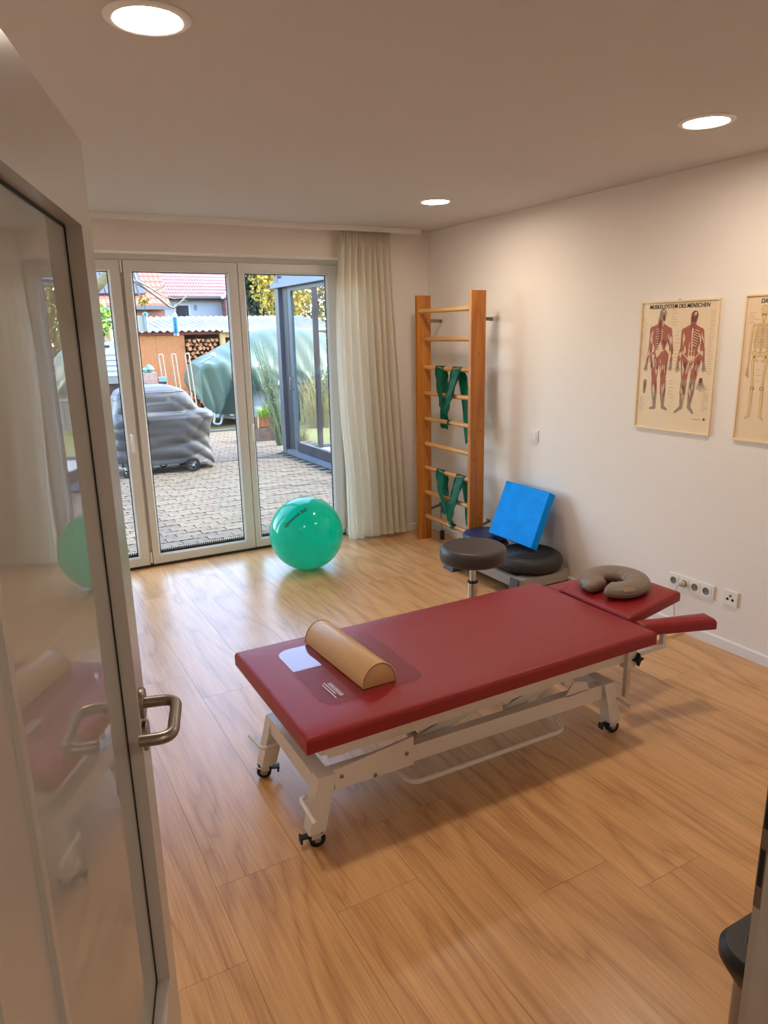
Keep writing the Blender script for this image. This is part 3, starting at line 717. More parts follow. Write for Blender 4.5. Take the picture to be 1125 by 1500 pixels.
for xa, ya in ((2.79, 3.34), (3.13, 3.34), (2.79, 4.07), (3.13, 4.07)):
    MB().hexa([(xa-.02, ya-.01, 0), (xa+.10, ya-.01, 0), (xa+.10, ya+.11, 0), (xa-.02, ya+.11, 0)], [(xa+.012, ya, .085), (xa+.08, ya, .085), (xa+.08, ya+.10, .085), (xa+.012, ya+.10, .085)]).build('foot', dark_p, step, bevel=.005, smooth=40)
MB().prism([(2.776, .02), (2.799, .02), (2.799, .148), (2.792, .148)], -3.43, -3.35, M=Matrix.Rotation(math.radians(90), 4, 'X')).build('corner_clip', dark_p, step, bevel=.002, smooth=40)
blackv = mat('black_cushion_rubber', (34, 31, 30), .5, bump=.05, bscale=200)
def cushion(name, x, y, z, r, th, m, label, rib=True, tilt=None):
    t = thing(name, (x, y, z), label, 'balance cushion')
    n = 13; pr = [(r*.60, 0)]
    for i in range(n):
        a = math.radians(-80+160*i/(n-1)); pr.append((r-th*.52+th*.52*math.cos(a), th/2+th/2*math.sin(a)))
    pr += [(r*.62, th*.985), (r*.3, th*1.02), (.001, th*1.03)]
    Q = Matrix.Rotation(tilt[0], 4, tilt[1]) if tilt else None
    MB().lathe([(.001, 0)]+pr, (x, y, z), 56, M=Q).build('body', m, t, smooth=60)
    if rib:
        for k in range(9):
            rr = r*(.16+.072*k); MB().lathe([(rr-.004, th*.99), (rr-.002, th*1.035), (rr+.002, th*1.035), (rr+.004, th*.99)], (x, y, z), 48, M=Q, caps=False).build('ring_rib', m, t, smooth=50)
        mm = MB()
        for k in range(9):
            rr = r*(.16+.072*k); cnt = int(rr*2*math.pi/.016)
            for j in range(cnt):
                a = 2*math.pi*j/cnt; c_ = Vector((rr*math.cos(a), rr*math.sin(a), th*1.03))
                if Q: c_ = Q @ c_
                c_ += Vector((x, y, z)); mm.add([c_+Vector((dx*.0035, dy*.0035, dz*.004)) for dx, dy, dz in ((1, 0, 0), (0, 1, 0), (-1, 0, 0), (0, -1, 0), (0, 0, 1))], [(0, 1, 4), (1, 2, 4), (2, 3, 4), (3, 0, 4)])
        stuff(mm.build('nubs', m, t))
    return t
cushion('balance_cushion', 3.025, 3.535, .1535, .232, .105, blackv, 'thick black round air cushion with ribbed top lying on the grey step')
navy = mat('navy_cushion_vinyl', (38, 50, 92), .45); wine = mat('wine_cushion_vinyl', (92, 30, 36), .45)
cushion('balance_cushion', 3.06, 4.055, .210, .165, .055, navy, 'flat navy blue round cushion behind the stool beside the wall bars', rib=False)
cushion('balance_cushion', 3.05, 4.03, .1535, .165, .055, wine, 'flat wine red round cushion under the blue foam pad and navy cushion', rib=False)
blue = mat('blue_foam', (4, 146, 240), .75, var=.08, scale=14, spec=.2, bump=.12, bscale=260)
# leans against the wall: long edge along the wall, foot on the black cushion
P0 = Vector((3.010, 3.95, .296)); PT = Vector((3.190, 4.012, .612)); PY = Vector((3.010, 3.490, .294))
ex = (PY-P0).normalized(); L_ = (PY-P0).length; ez = (PT-P0); ez -= ex*ez.dot(ex); Hh = .395; ez.normalize(); en = ex.cross(ez).normalized()
if en.x < 0: en = -en
tilt_ = Vector((0, .055, 0))
def padpt(u, v, w): return P0+ex*(L_*u)+ez*(Hh*v)+en*(.058*w)+tilt_*v
m = MB().hexa([padpt(0, 0, 0), padpt(1, 0, 0), padpt(1, 0, 1), padpt(0, 0, 1)], [padpt(0, 1, 0), padpt(1, 1, 0), padpt(1, 1, 1), padpt(0, 1, 1)])
fp = m.build('foam_pad', blue, org=(3.05, 3.72, .29), bevel=.004, seg=2, smooth=40)
tag(fp, 'bright blue square foam balance pad leaning against the white wall', 'foam pad')
# ------------------------------------------------------------------ on the right wall
x = XR
def plate(name, label, cat, y0, y1, z0, z1):
    t = thing(name, (x, (y0+y1)/2, z0), label, cat)
    MB().box(x-.010, x, y0, y1, z0, z1).build('cover_frame', white_plas, t, bevel=.003, seg=2, smooth=40)
    return t
sw = plate('light_switch', 'square white rocker light switch on the wall between bars and poster', 'light switch', 3.788, 3.868, .936, 1.016)
MB().hexa([(x-.012, 3.800, .948), (x-.012, 3.856, .948), (x-.010, 3.856, .948), (x-.010, 3.800, .948)], [(x-.016, 3.800, 1.004), (x-.016, 3.856, 1.004), (x-.010, 3.856, 1.004), (x-.010, 3.800, 1.004)]).build('rocker', white_plas, sw, bevel=.001, seg=1)
RY = Matrix.Rotation(math.radians(-90), 4, 'Y')
ss = plate('socket_strip', 'white strip of four wall sockets above the floor near the headrest', 'wall socket', 2.324, 2.620, .252, .330)
cup = mat('socket_cup', (205, 200, 192), .4)
for i in range(4):
    yc = 2.583-.0711*i
    s_ = MB().box(x-.0125, x-.010, yc-.031, yc+.031, .262, .320).build('socket', white_plas, ss, bevel=.001, seg=1)
    MB().lathe([(.0205, 0), (.0205, .0015), (.019, .0015), (.0175, .0004), (.001, .0004)], (x-.0125, yc, .291), 24, M=RY).build('socket_cup', mat('socket_shade', (120, 114, 106), .5) if i == 0 else bpy.data.materials['socket_shade'], s_, smooth=40)
    for dy in (-.0095, .0095):
        MB().lathe([(.0028, 0), (.0028, .0008)], (x-.0132, yc+dy, .291), 8, M=RY).build('pin_hole', dark_hole, s_)
    for dz in (-.016, .016): MB().box(x-.0150, x-.0130, yc-.003, yc+.003, .291+dz-.002, .291+dz+.002).build('earth_clip', steel, s_)
gp = mat('grey_plug', (186, 178, 166), .5)
pg = thing('power_plug', (x-.04, 2.512, .27), 'grey power plug with thin cable in the second socket of the strip', 'plug')
MB().lathe([(.017, 0), (.018, .010), (.014, .024), (.008, .034), (.004, .036)], (x-.0138, 2.512, .291), 18, M=RY).build('plug_body', gp, pg, smooth=50)
MB().tube(rounded([(x-.046, 2.512, .291), (x-.062, 2.518, .286), (x-.066, 2.530, .20), (x-.045, 2.525, .06), (x-.035, 2.490, .028)], .03, 6), .0028, 8).build('cable', gp, pg, smooth=60)
an = plate('antenna_socket', 'square white antenna socket with three black holes on the wall', 'antenna socket', 2.182, 2.264, .256, .336)
for dy, dz in ((0, .014), (.015, -.006), (-.015, -.006)):
    MB().lathe([(.0065, 0), (.0065, .003), (.004, .003), (.003, .0005), (.0005, .0005)], (x-.010, 2.223+dy, .296+dz), 16, M=RY).build('jack', steel if dz > 0 else black_rub, an, smooth=40)
lath = wood('pale_lath', (196, 150, 100), (226, 186, 138), 'x', 1, .45, tone=0)
la = thing('cable_cover', (2.75, 2.47, 0), 'pale wooden strip on the floor running from the wall under the couch', 'cable cover')
MB().hexa([(2.30, 2.455, 0), (XR-.014, 2.482, 0), (XR-.014, 2.520, 0), (2.30, 2.493, 0)], [(2.30, 2.460, .012), (XR-.014, 2.487, .012), (XR-.014, 2.515, .012), (2.30, 2.488, .012)]).build('strip', lath, la, bevel=.003, seg=2, smooth=40)
# posters
paper = mat('poster_paper', (236, 208, 170), .45, spec=.5, coat=.1); edge_m = mat('poster_rail', (240, 216, 178), .35)
p_red = mat('print_muscle_red', (172, 88, 62), .5); p_dark = mat('print_dark_red', (116, 50, 36), .5); p_pale = mat('print_tendon', (232, 196, 160), .5)
p_grey = mat('print_grey_brown', (156, 128, 102), .5); p_line = mat('print_caption', (176, 148, 118), .6); p_ink = mat('print_title', (44, 34, 30), .5)
p_bone = mat('print_bone', (228, 194, 134), .5); p_bond = mat('print_bone_shade', (158, 122, 80), .5)
class Print:
    def __init__(s, y0): s.y0 = y0; s.b = {}; s.k = 0
    def poly(s, m, pts, lay):
        mb = s.b.setdefault(m, MB()); mb.add([(XR-.0062-.0004*lay-.0000012*s.k, s.y0-u, v) for u, v in pts], [tuple(range(len(pts)))]); s.k += 1
    def limb(s, m, a, b, wa, wb, lay, cap=True):
        a = Vector(a); b = Vector(b); d = (b-a); L = d.length
        if L < 1e-6: return
        d /= L; nrm = Vector((-d.y, d.x)); pts = []
        for k in range(7): t = math.pi/2+math.pi*k/6; pts.append(a+(d*math.cos(t)+nrm*math.sin(t))*wa)
        for k in range(7): t = -math.pi/2+math.pi*k/6; pts.append(b+(d*math.cos(t)+nrm*math.sin(t))*wb)
        s.poly(m, pts, lay)
    def spindle(s, m, a, b, w, lay):
        a = Vector(a); b = Vector(b); d = b-a; nrm = Vector((-d.y, d.x)).normalized()
        s.poly(m, [a+d*t+nrm*w*math.sin(math.pi*t) for t in [k/6 for k in range(7)]]+[a+d*t-nrm*w*math.sin(math.pi*t) for t in [k/6 for k in range(5, 0, -1)]], lay)
    def done(s, parent, names):
        for m, mb in s.b.items(): stuff(mb.build(names.get(m.name, 'printed_figure'), m, parent))
def poster(label, y0, w, z0, z1):
    t = thing('anatomy_poster', (XR, y0-w/2, z0), label, 'poster', group='anatomy posters on the wall')
    MB().box(XR-.006, XR-.001, y0-w, y0, z0, z1).build('paper', paper, t)
    e = .008
    for nm, b in (('edge_rail', (y0-w-e, y0+e, z0-e, z0)), ('edge_rail', (y0-w-e, y0+e, z1, z1+e)), ('edge_rail', (y0, y0+e, z0, z1)), ('edge_rail', (y0-w-e, y0-w, z0, z1))):
        MB().box(XR-.014, XR, b[0], b[1], b[2], b[3]).build(nm, edge_m, t, bevel=.002, seg=1)
    MB().tube([(XR-.004, y0-w/2-.008, z1+e), (XR-.006, y0-w/2, z1+e+.008), (XR-.004, y0-w/2+.008, z1+e)], .0015, 6).build('hanger', steel, t)
    return t
po1 = poster('framed chart of two red muscle figures on the wall above the sockets', 2.938, .486, 1.143, 1.828)
po2 = poster('framed chart of a pale yellow skeleton beside the muscle chart', 2.296, .486, 1.143, 1.835)
def title(body, par, y0, u0, u1, za, zb, name='title'):
    v, f = text_verts(body, bold=.010, shear=.12); m = MB()
    for i_, sh in enumerate((0, .0009, .0018)): m.add([(XR-.0066-.00004*i_, y0-(u0+(u1-u0-.0018)*p.x+sh), za+(zb-za)*p.y) for p in v], f)
    stuff(m.build(name, p_ink, par))
title('MUSKELSYSTEM DES MENSCHEN', po1, 2.944, .054, .440, 1.795, 1.817)
title('DA', po2, 2.303, .078, .112, 1.800, 1.822)
RP = random.Random(3)
def muscle_man(P, J, front):
    g = lambda k: Vector(J[k]); c = lambda a, b, t=.5: g(a)*(1-t)+g(b)*t
    hipC = c('hipL', 'hipR'); shC = c('shL', 'shR'); dy = Vector((0, 1))
    for s_ in 'LR':
        P.limb(p_red, g('sh'+s_), g('el'+s_), .019, .012, 1); P.limb(p_red, g('el'+s_), g('wr'+s_), .0145, .007, 1)
        P.limb(p_grey, g('wr'+s_), c('wr'+s_, 'ha'+s_, .6), .008, .009, 1)
        for k in (-2, -1, 0, 1, 2): P.limb(p_grey, c('wr'+s_, 'ha'+s_, .55)+Vector((.003*k, 0)), g('ha'+s_)+Vector((.007*k, -.012+.004*abs(k))), .0026, .0016, 1)
        P.limb(p_red, g('hip'+s_), g('kn'+s_), .034, .016, 1); P.limb(p_grey if front else p_red, g('kn'+s_), c('kn'+s_, 'an'+s_, .45), .019, .019, 1)
        P.limb(p_grey, c('kn'+s_, 'an'+s_, .4), g('an'+s_), .018, .009, 1); P.limb(p_grey, g('an'+s_), g('to'+s_), .011, .006, 1)
        for (a, b, wd, n, lay, mm_) in (('sh', 'el', .013, 9, 2, (p_dark, p_pale, p_pale)), ('el', 'wr', .010, 9, 2, (p_dark, p_pale, p_pale)), ('hip', 'kn', .024, 16, 2, (p_dark, p_pale, p_pale, p_dark)), ('kn', 'an', .013, 12, 2, (p_pale, p_dark, p_red, p_pale))):
            d = g(b+s_)-g(a+s_); nr = Vector((-d.y, d.x)).normalized()
            for i in range(n):
                q = RP.uniform(-1, 1)*wd; t0 = RP.uniform(0, .4); t1 = t0+RP.uniform(.25, .5)
                P.spindle(mm_[i % len(mm_)], g(a+s_)+d*t0+nr*q, g(a+s_)+d*t1+nr*q*.8, RP.uniform(.0018, .0042), lay+i % 3)
    hw = (g('shR')-g('shL')).length/2
    P.poly(p_red, [g('shL')+Vector((-.012, .012)), shC+Vector((-.02, .035)), shC+Vector((.02, .035)), g('shR')+Vector((.012, .012)), g('shR')+Vector((.002, -.04)), hipC+Vector((.036, .045)), g('hipR')+Vector((.022, -.012)), g('hipL')+Vector((-.022, -.012)), hipC+Vector((-.036, .045)), g('shL')+Vector((-.002, -.04))], 1)
    if front:
        P.poly(p_pale, [hipC+Vector((-.022, -.01)), hipC+Vector((.022, -.01)), shC+Vector((.016, -.055)), shC+Vector((-.016, -.055))], 2)
        for k in range(3):
            for s_ in (-1, 1): P.limb(p_red, hipC+Vector((s_*.009, .02+.026*k)), hipC+Vector((s_*.009, .034+.026*k)), .006, .006, 3)
        P.poly(p_red, [shC+Vector((-.005, .01)), shC+Vector((-.005, -.045)), shC+Vector((-.03, -.06)), shC+Vector((-.055, -.02)), shC+Vector((-.04, .012))], 2)
        for k in range(7):
            P.limb(p_pale, shC+Vector((.006, .012-.013*k)), shC+Vector((.042-.002*k, .000-.013*k)), .0022, .002, 3); P.limb(p_dark, shC+Vector((.010, .006-.013*k)), shC+Vector((.042-.002*k, -.006-.013*k)), .002, .002, 3)
        P.limb(p_pale, shC+Vector((0, .015)), shC+Vector((0, -.06)), .004, .003, 4)
        P.limb(p_pale, g('hipL')+Vector((-.02, .03)), hipC+Vector((0, -.02)), .003, .002, 4); P.limb(p_pale, g('hipR')+Vector((.02, .03)), hipC+Vector((0, -.02)), .003, .002, 4)
    else:
        P.poly(p_pale, [hipC+Vector((-.018, -.005)), hipC+Vector((.026, .03)), hipC+Vector((.004, .085)), hipC+Vector((-.03, .03))], 2)
        for k in range(9): P.limb(p_pale, shC+Vector((-.008, .01-.013*k)), shC+Vector((-.030, .004-.013*k)), .002, .0016, 3); P.limb(p_dark, shC+Vector((-.010, .004-.013*k)), shC+Vector((-.030, -.002-.013*k)), .0016, .0016, 3)
        P.limb(p_dark, shC+Vector((-.004, .05)), hipC+Vector((-.008, .07)), .0035, .002, 3); P.limb(p_pale, shC+Vector((.012, .05)), shC+Vector((.010, -.06)), .003, .0015, 3)
        P.poly(p_dark, [shC+Vector((.02, -.05)), shC+Vector((.045, -.06)), hipC+Vector((.03, .06)), hipC+Vector((.012, .085))], 2)
        P.limb(p_red, g('hipR')+Vector((.0, .0)), g('hipR')+Vector((.008, -.03)), .028, .02, 3); P.limb(p_pale, hipC+Vector((-.02, .03)), hipC+Vector((.03, .035)), .0025, .002, 4)
        P.limb(p_pale, g('hipL')+Vector((-.012, .01)), g('hipL')+Vector((.0, -.05)), .010, .004, 3); P.limb(p_grey, g('hipL')+Vector((-.004, .0)), g('hipL')+Vector((.004, -.04)), .004, .003, 4)
    h = g('head'); P.limb(p_red, g('neck')-dy*.02, h, .017, .018, 2); P.limb(p_grey if not front else p_dark, h+Vector((0, -.012)), h+Vector((.004, .008)), .020, .021, 3); P.limb(p_grey, h+Vector((.006, .010)), h+Vector((.009, .013)), .011, .010, 4); P.limb(p_pale, h+Vector((.008, .014)), h+Vector((.011, .015)), .005, .005, 5)
    if not front: P.limb(p_dark, h+Vector((.012, -.012)), h+Vector((.014, -.03)), .008, .006, 4)
    for k in (-1, 1): P.limb(p_dark, g('neck')+Vector((.004*k, .01)), shC+Vector((.012*k, .01)), .003, .003, 3)
f1 = {'head': (.145, 1.766), 'neck': (.131, 1.713), 'shL': (.085, 1.684), 'shR': (.196, 1.678), 'elL': (.077, 1.58), 'elR': (.218, 1.582), 'wrL': (.058, 1.499), 'wrR': (.223, 1.504), 'haL': (.051, 1.468), 'haR': (.221, 1.474), 'hipL': (.112, 1.533), 'hipR': (.17, 1.542), 'knL': (.118, 1.405), 'knR': (.178, 1.408), 'anL': (.131, 1.259), 'anR': (.187, 1.264), 'toL': (.102, 1.250), 'toR': (.215, 1.253)}
f2 = {'head': (.35, 1.75), 'neck': (.346, 1.699), 'shL': (.296, 1.673), 'shR': (.399, 1.672), 'elL': (.289, 1.582), 'elR': (.415, 1.584), 'wrL': (.268, 1.509), 'wrR': (.429, 1.509), 'haL': (.269, 1.472), 'haR': (.434, 1.475), 'hipL': (.319, 1.529), 'hipR': (.382, 1.534), 'knL': (.316, 1.406), 'knR': (.371, 1.409), 'anL': (.31, 1.273), 'anR': (.359, 1.277), 'toL': (.272, 1.242), 'toR': (.387, 1.248)}
P = Print(2.944); muscle_man(P, f1, False); muscle_man(P, f2, True)
def captions(P, u0, u1, v0, v1, n):
    for i in range(n):
        u = RP.uniform(u0, u1); v = v0+(v1-v0)*(i+.5)/n; w = RP.uniform(.018, .036)
        P.poly(p_line, [(u, v), (u+w, v), (u+w, v+.0018), (u, v+.0018)], 1)
for a in ((.008, .03, 1.52, 1.75, 16), (.19, .21, 1.70, 1.79, 6), (.235, .25, 1.45, 1.68, 12), (.45, .445, 1.45, 1.78, 26), (.43, .45, 1.26, 1.40, 14), (.02, .03, 1.23, 1.31, 8), (.215, .225, 1.31, 1.42, 6)): captions(P, *a)
P.limb(p_grey, (.055, 1.40), (.052, 1.34), .012, .008, 1); P.limb(p_dark, (.056, 1.39), (.054, 1.36), .004, .003, 2)
P.limb(p_dark, (.422, 1.425), (.420, 1.405), .010, .012, 1)
for k in range(5): P.limb(p_grey, (.410+.006*k, 1.405), (.398+.013*k, 1.375-.006*(2-abs(k-2))), .003, .002, 1)
P.poly(p_ink, [(.455, 1.213), (.466, 1.213), (.464, 1.226), (.457, 1.226)], 1); P.poly(p_line, [(.385, 1.214), (.445, 1.214), (.445, 1.217), (.385, 1.217)], 1)
P.done(po1, {'print_caption': 'printed_caption'})
P = Print(2.303)
def skeleton(P, cx):
    mir = lambda p, s_: Vector((cx+s_*(p[0]-cx), p[1])); B = lambda a, b, wa, wb, lay=1: (P.limb(p_bond, a, b, wa*.85+.0014, wb*.85+.0014, lay), P.limb(p_bone, a, b, wa*.85, wb*.85, lay+1))
    B(Vector((cx, 1.775)), Vector((cx, 1.748)), .019, .015); P.limb(p_bond, (cx-.007, 1.748), (cx-.006, 1.748), .005, .005, 4); P.limb(p_bond, (cx+.007, 1.748), (cx+.006, 1.748), .005, .005, 4); B(Vector((cx, 1.735)), Vector((cx, 1.728)), .011, .009, 2)
    for k in range(16): P.limb(p_bond, (cx-.004, 1.715-.0095*k), (cx+.004, 1.715-.0095*k), .0032, .0032, 2); P.limb(p_bone, (cx-.003, 1.717-.0095*k), (cx+.003, 1.717-.0095*k), .002, .002, 3)
    for s_ in (1, -1):
        q = lambda *p: mir(p, s_)
        B(q(cx-.002, 1.703), q(cx-.048, 1.697), .003, .003); B(q(cx-.052, 1.69), q(cx-.058, 1.592), .0055, .005)
        B(q(cx-.058, 1.588), q(cx-.059, 1.497), .004, .003); B(q(cx-.054, 1.588), q(cx-.062, 1.497), .003, .003)
        for k in range(4): B(q(cx-.056-.003*k, 1.49), q(cx-.052-.005*k, 1.448+.004*k), .0014, .0012)
        for k in range(9):
            w = .040-.0022*abs(k-5); a = q(cx-.004, 1.695-.0115*k); b = q(cx-w, 1.688-.0125*k); c = q(cx-w+.006, 1.668-.0125*k)
            B(a, b, .002, .002); B(b, c, .002, .0015)
        P.limb(p_bone, q(cx-.046, 1.685), q(cx-.040, 1.655), .008, .003, 1)
        B(q(cx-.012, 1.558), q(cx-.034, 1.566), .012, .011); P.limb(p_bond, q(cx-.030, 1.548), q(cx-.030, 1.546), .006, .005, 4); B(q(cx-.034, 1.540), q(cx-.012, 1.528), .005, .004)
        B(q(cx-.036, 1.532), q(cx-.026, 1.400), .006, .0055); P.limb(p_bond, q(cx-.028, 1.397), q(cx-.022, 1.397), .009, .009, 2); P.limb(p_pale, q(cx-.026, 1.397), q(cx-.024, 1.399), .006, .005, 4)
        B(q(cx-.026, 1.385), q(cx-.028, 1.268), .0055, .0045); B(q(cx-.033, 1.383), q(cx-.033, 1.270), .0022, .0022)
        B(q(cx-.028, 1.262), q(cx-.045, 1.250), .006, .004)
skeleton(P, .101); captions(P, .02, .045, 1.70, 1.76, 6); captions(P, .15, .16, 1.40, 1.74, 14); captions(P, .085, .09, 1.42, 1.50, 3); skeleton(P, .34); captions(P, .42, .44, 1.30, 1.76, 18)
P.done(po2, {'print_caption': 'printed_caption', 'print_bone_shade': 'printed_shading'})
# ------------------------------------------------------------------ pedal bin behind the door jamb
bin_ = thing('pedal_bin', (1.285, .605, 0), 'pedal bin with black lid and dull metal body behind the door jamb', 'bin')
MB().prism(rrect(1.160, 1.415, .480, .710, .05, 6), .0, .445).build('body', mat('bin_metal', (140, 126, 114), .4, metal=.35), bin_, smooth=40)
O1 = rrect(1.125, 1.445, .4735, .735, .065, 8); O2 = rrect(1.150, 1.42, .485, .715, .055, 8)
n_ = len(O1); vs = [(*p, .420) for p in O2]+[(*p, .468) for p in O1]+[(*p, .488) for p in O1]+[(1.285+(p[0]-1.285)*.94, .605+(p[1]-.605)*.93, .500) for p in O1]
fs = [tuple(range(n_-1, -1, -1)), tuple(range(3*n_, 4*n_))]+[(i*n_+j, i*n_+(j+1) % n_, (i+1)*n_+(j+1) % n_, (i+1)*n_+j) for i in range(3) for j in range(n_)]
lid = MB().add(vs, fs).build('lid', mat('black_lid_plastic', (22, 20, 20), .4), bin_, bevel=.002, seg=1, smooth=40)
MB().tube([Vector((1.285+(p[0]-1.285)*.76, .605+(p[1]-.605)*.70, .5003)) for p in O1], .0013, 6, closed=True).build('lid_groove', mat('lid_groove', (84, 80, 78), .5), lid)
MB().box(1.255, 1.315, .7205, .750, .006, .016).build('pedal', black_rub, bin_, bevel=.003)
# ================================================================== OUTSIDE
KA = .27        # darkens outdoor base colours so the strong sky does not overexpose them
soil = mat('garden_soil_grass', (110, 108, 66), .95, rgb2=(140, 130, 84), scale=1.6, bump=.5, bscale=8, spec=.1)
struct(MB().box(-40, 60, 5.4, 90, -.60, -.062).build('ground', soil))
mortar = mat('mortar', (150, 142, 132), .9); brickm = mat('facade_brick', (150, 84, 66), .8, rgb2=(176, 112, 88), scale=7, objvar=.14, bump=.3, bscale=60)
wo = struct(MB().box(2.5665, 4.2, 5.475, 5.634, -.06, 2.62).box(-6, .06, 5.6, 5.634, -.06, 2.62).box(.06, 2.5665, 5.475, 5.634, 2.262, 2.62).box(4.2, 9, 5.4, 5.634, -.06, 2.62).build('wall_outside', mortar))
struct(MB().box(-6, 9, -4, 5.64, 2.70, 3.5).build('wall_upper', mat('upper_render', (214, 206, 196), .9)))  # unseen upper house body, height set for its shadow on the patio
bm1 = MB().box(-.115, .115, -.055, .055, -.0325, .0325).mesh('brick', brickm, bevel=.003, seg=1)
bm2 = MB().box(-.0525, .0525, -.0525, .0525, -.0325, .0325).mesh('brick', brickm, bevel=.003, seg=1)
bm3 = MB().box(-.0525, .0525, -.108, .108, -.0325, .0325).mesh('brick', brickm, bevel=.003, seg=1)
def child(me, parent, loc, rot=None, name=None):
    o = bpy.data.objects.new(name or me.name.split('.')[0], me); C.objects.link(o); o.parent = parent
    o.matrix_local = WM[parent].inverted() @ Matrix.Translation(Vector(loc)) @ (rot or Matrix.Identity(4)); return o
for k in range(32):
    z = -.02+.075*k
    if z > 2.25: break
    if k % 2: child(bm1, wo, (2.5600+.115, 5.645-.055, z))
    else: child(bm2, wo, (2.5600+.0525, 5.645-.0525, z))
    child(bm2, wo, (2.5600+.0525, 5.645-(.0525 if k % 2 == 0 else .055)-.112, z))
    for j in range(4): child(bm1, wo, (2.68+.24*j+(.24 if k % 2 else .12), 5.645-.055, z))
# ---- patio of interlocking zigzag pavers
patio = struct(MB().box(-2.5, 3.80, 5.47, 13.15, -.40, -.043).box(3.80, 4.62, 10.14, 13.15, -.40, -.043).build('patio', mat('joint_sand', (120, 108, 84), .95, rgb2=(96, 96, 60), scale=3)))
pav_m = mat('paver_stone', (212, 184, 156), .85, rgb2=(230, 206, 172), scale=9, objvar=.10, bump=.4, bscale=90, spec=.2)
pw, pd = .225, .1125
zz = [(-.1125, 0), (-.075, .014), (-.0375, 0), (0, .014), (.0375, 0), (.075, .014), (.1125, 0)]
def paver_poly():
    g = .0035
    top = [(x*(.965), pd/2-g+dy) for x, dy in zz]; bot = [(x*(.965), -pd/2+g+dy) for x, dy in zz]
    return bot+top[::-1]
pvm = [MB().prism(paver_poly(), -.05, 0).mesh('paver', pav_m, bevel=.003, seg=1) for _ in range(1)][0]
rest = MB(); npv = 0; row = 0; y = 5.70
cand = []
while y < 13.1:
    off = .1125 if row % 2 else 0; x = -2.3+off
    while x < (3.68 if y < 10.2 else 4.52):
        vis = (.13*y-.25 < x < .50*y+.2)
        cand.append((x, y, vis)); x += pw
    y += pd; row += 1
for x, y, vis in cand:
    dz = R.uniform(-.003, .003)
    if vis and npv < 292:
        o = child(pvm, patio, (x, y, -.030+dz), Matrix.Rotation(R.uniform(-.012, .012), 4, 'Z')); npv += 1
    elif y < 13.0 and x > .1*y-.5:
        rest.prism([(px+x, py+y) for px, py in paver_poly()], -.044, -.030+dz)
stuff(rest.build('paver', pav_m, patio))
curb = mat('kerb_stone', (168, 162, 152), .85, bump=.4, bscale=50)
struct(MB().box(-2.5, 4.62, 13.15, 13.25, -.1, -.015).build('kerb', curb, bevel=.006))
# ---- conservatory
KA = .55  # milder darkening: upright surfaces catch less sky light than the paving
grey_f = mat('grey_aluminium', (122, 126, 132), .4, metal=.2); dark_f = mat('dark_grey_frame', (62, 62, 68), .5); blueg = mat('light_blue_grey', (136, 144, 158), .45); teal_f = mat('teal_grey_frame', (92, 110, 118), .4)
con = thing('conservatory', (5.3, 7.8, -.03), 'grey aluminium framed glass conservatory built beside the paved patio', 'conservatory')
def part(name, m, par, *b, **k): return MB().box(*b).build(name, m, par, **k)
part('corner_post', grey_f, con, 3.785, 3.885, 9.93, 10.07, -.03, 2.50, bevel=.004)
part('inner_post', dark_f, con, 3.835, 3.885, 9.72, 9.925, .05, 2.33, bevel=.003)
part('sash_stile', teal_f, con, 3.838, 3.878, 9.60, 9.715, .05, 2.33, bevel=.003)
part('bottom_rail', dark_f, con, 3.838, 3.90, 5.66, 9.60, .035, .175, bevel=.003)
part('sill', blueg, con, 3.79, 3.91, 5.66, 9.92, -.03, .033, bevel=.003)
part('top_rail', teal_f, con, 3.838, 3.90, 5.66, 9.60, 2.28, 2.33, bevel=.002)
part('sash_stile', teal_f, con, 3.838, 3.90, 7.5, 7.62, .18, 2.28, bevel=.003)
part('pane', glass, con, 3.862, 3.868, 7.62, 9.60, .18, 2.28); part('pane', glass, con, 3.862, 3.868, 5.7, 7.5, .18, 2.28)
for z0_, z1_, x0_ in ((2.335, 2.40, 3.74), (2.405, 2.46, 3.79), (2.465, 2.56, 3.84)):
    part('eave_board', blueg, con, x0_, 3.99, 5.65, 10.12, z0_, z1_, bevel=.004)
part('floor_slab', mat('pale_floor_tile', (206, 204, 200), .4), con, 3.91, 7.0, 5.66, 10.05, -.03, .0)
part('rear_post', dark_f, con, 4.34, 4.40, 9.95, 10.03, 0, 2.5, bevel=.003)
part('rear_post', dark_f, con, 5.6, 5.66, 9.95, 10.03, 0, 2.5, bevel=.003)
part('rear_post', dark_f, con, 6.94, 7.0, 9.95, 10.03, 0, 2.5, bevel=.003)
part('rear_rail', grey_f, con, 3.89, 7.0, 9.96, 10.02, 2.40, 2.5); part('rear_rail', grey_f, con, 3.91, 7.0, 9.96, 10.02, .0, .05)
part('pane', glass, con, 3.89, 4.34, 9.985, 9.99, .05, 2.4); part('pane', glass, con, 4.40, 5.6, 9.985, 9.99, .05, 2.4); part('pane', glass, con, 5.66, 6.94, 9.985, 9.99, .05, 2.4)
part('roof_pane', glass, con, 3.99, 7.1, 5.65, 10.1, 2.52, 2.526)
for y in (5.7, 6.8, 7.9, 9.0, 10.05): part('rafter', blueg, con, 3.99, 7.1, y-.03, y+.03, 2.44, 2.515)
MB().tube(rounded([(3.836, 9.655, 1.10), (3.795, 9.655, 1.10), (3.795, 9.655, .93), (3.836, 9.655, .93)], .02), .009, 8).build('handle', steel, con, smooth=50)
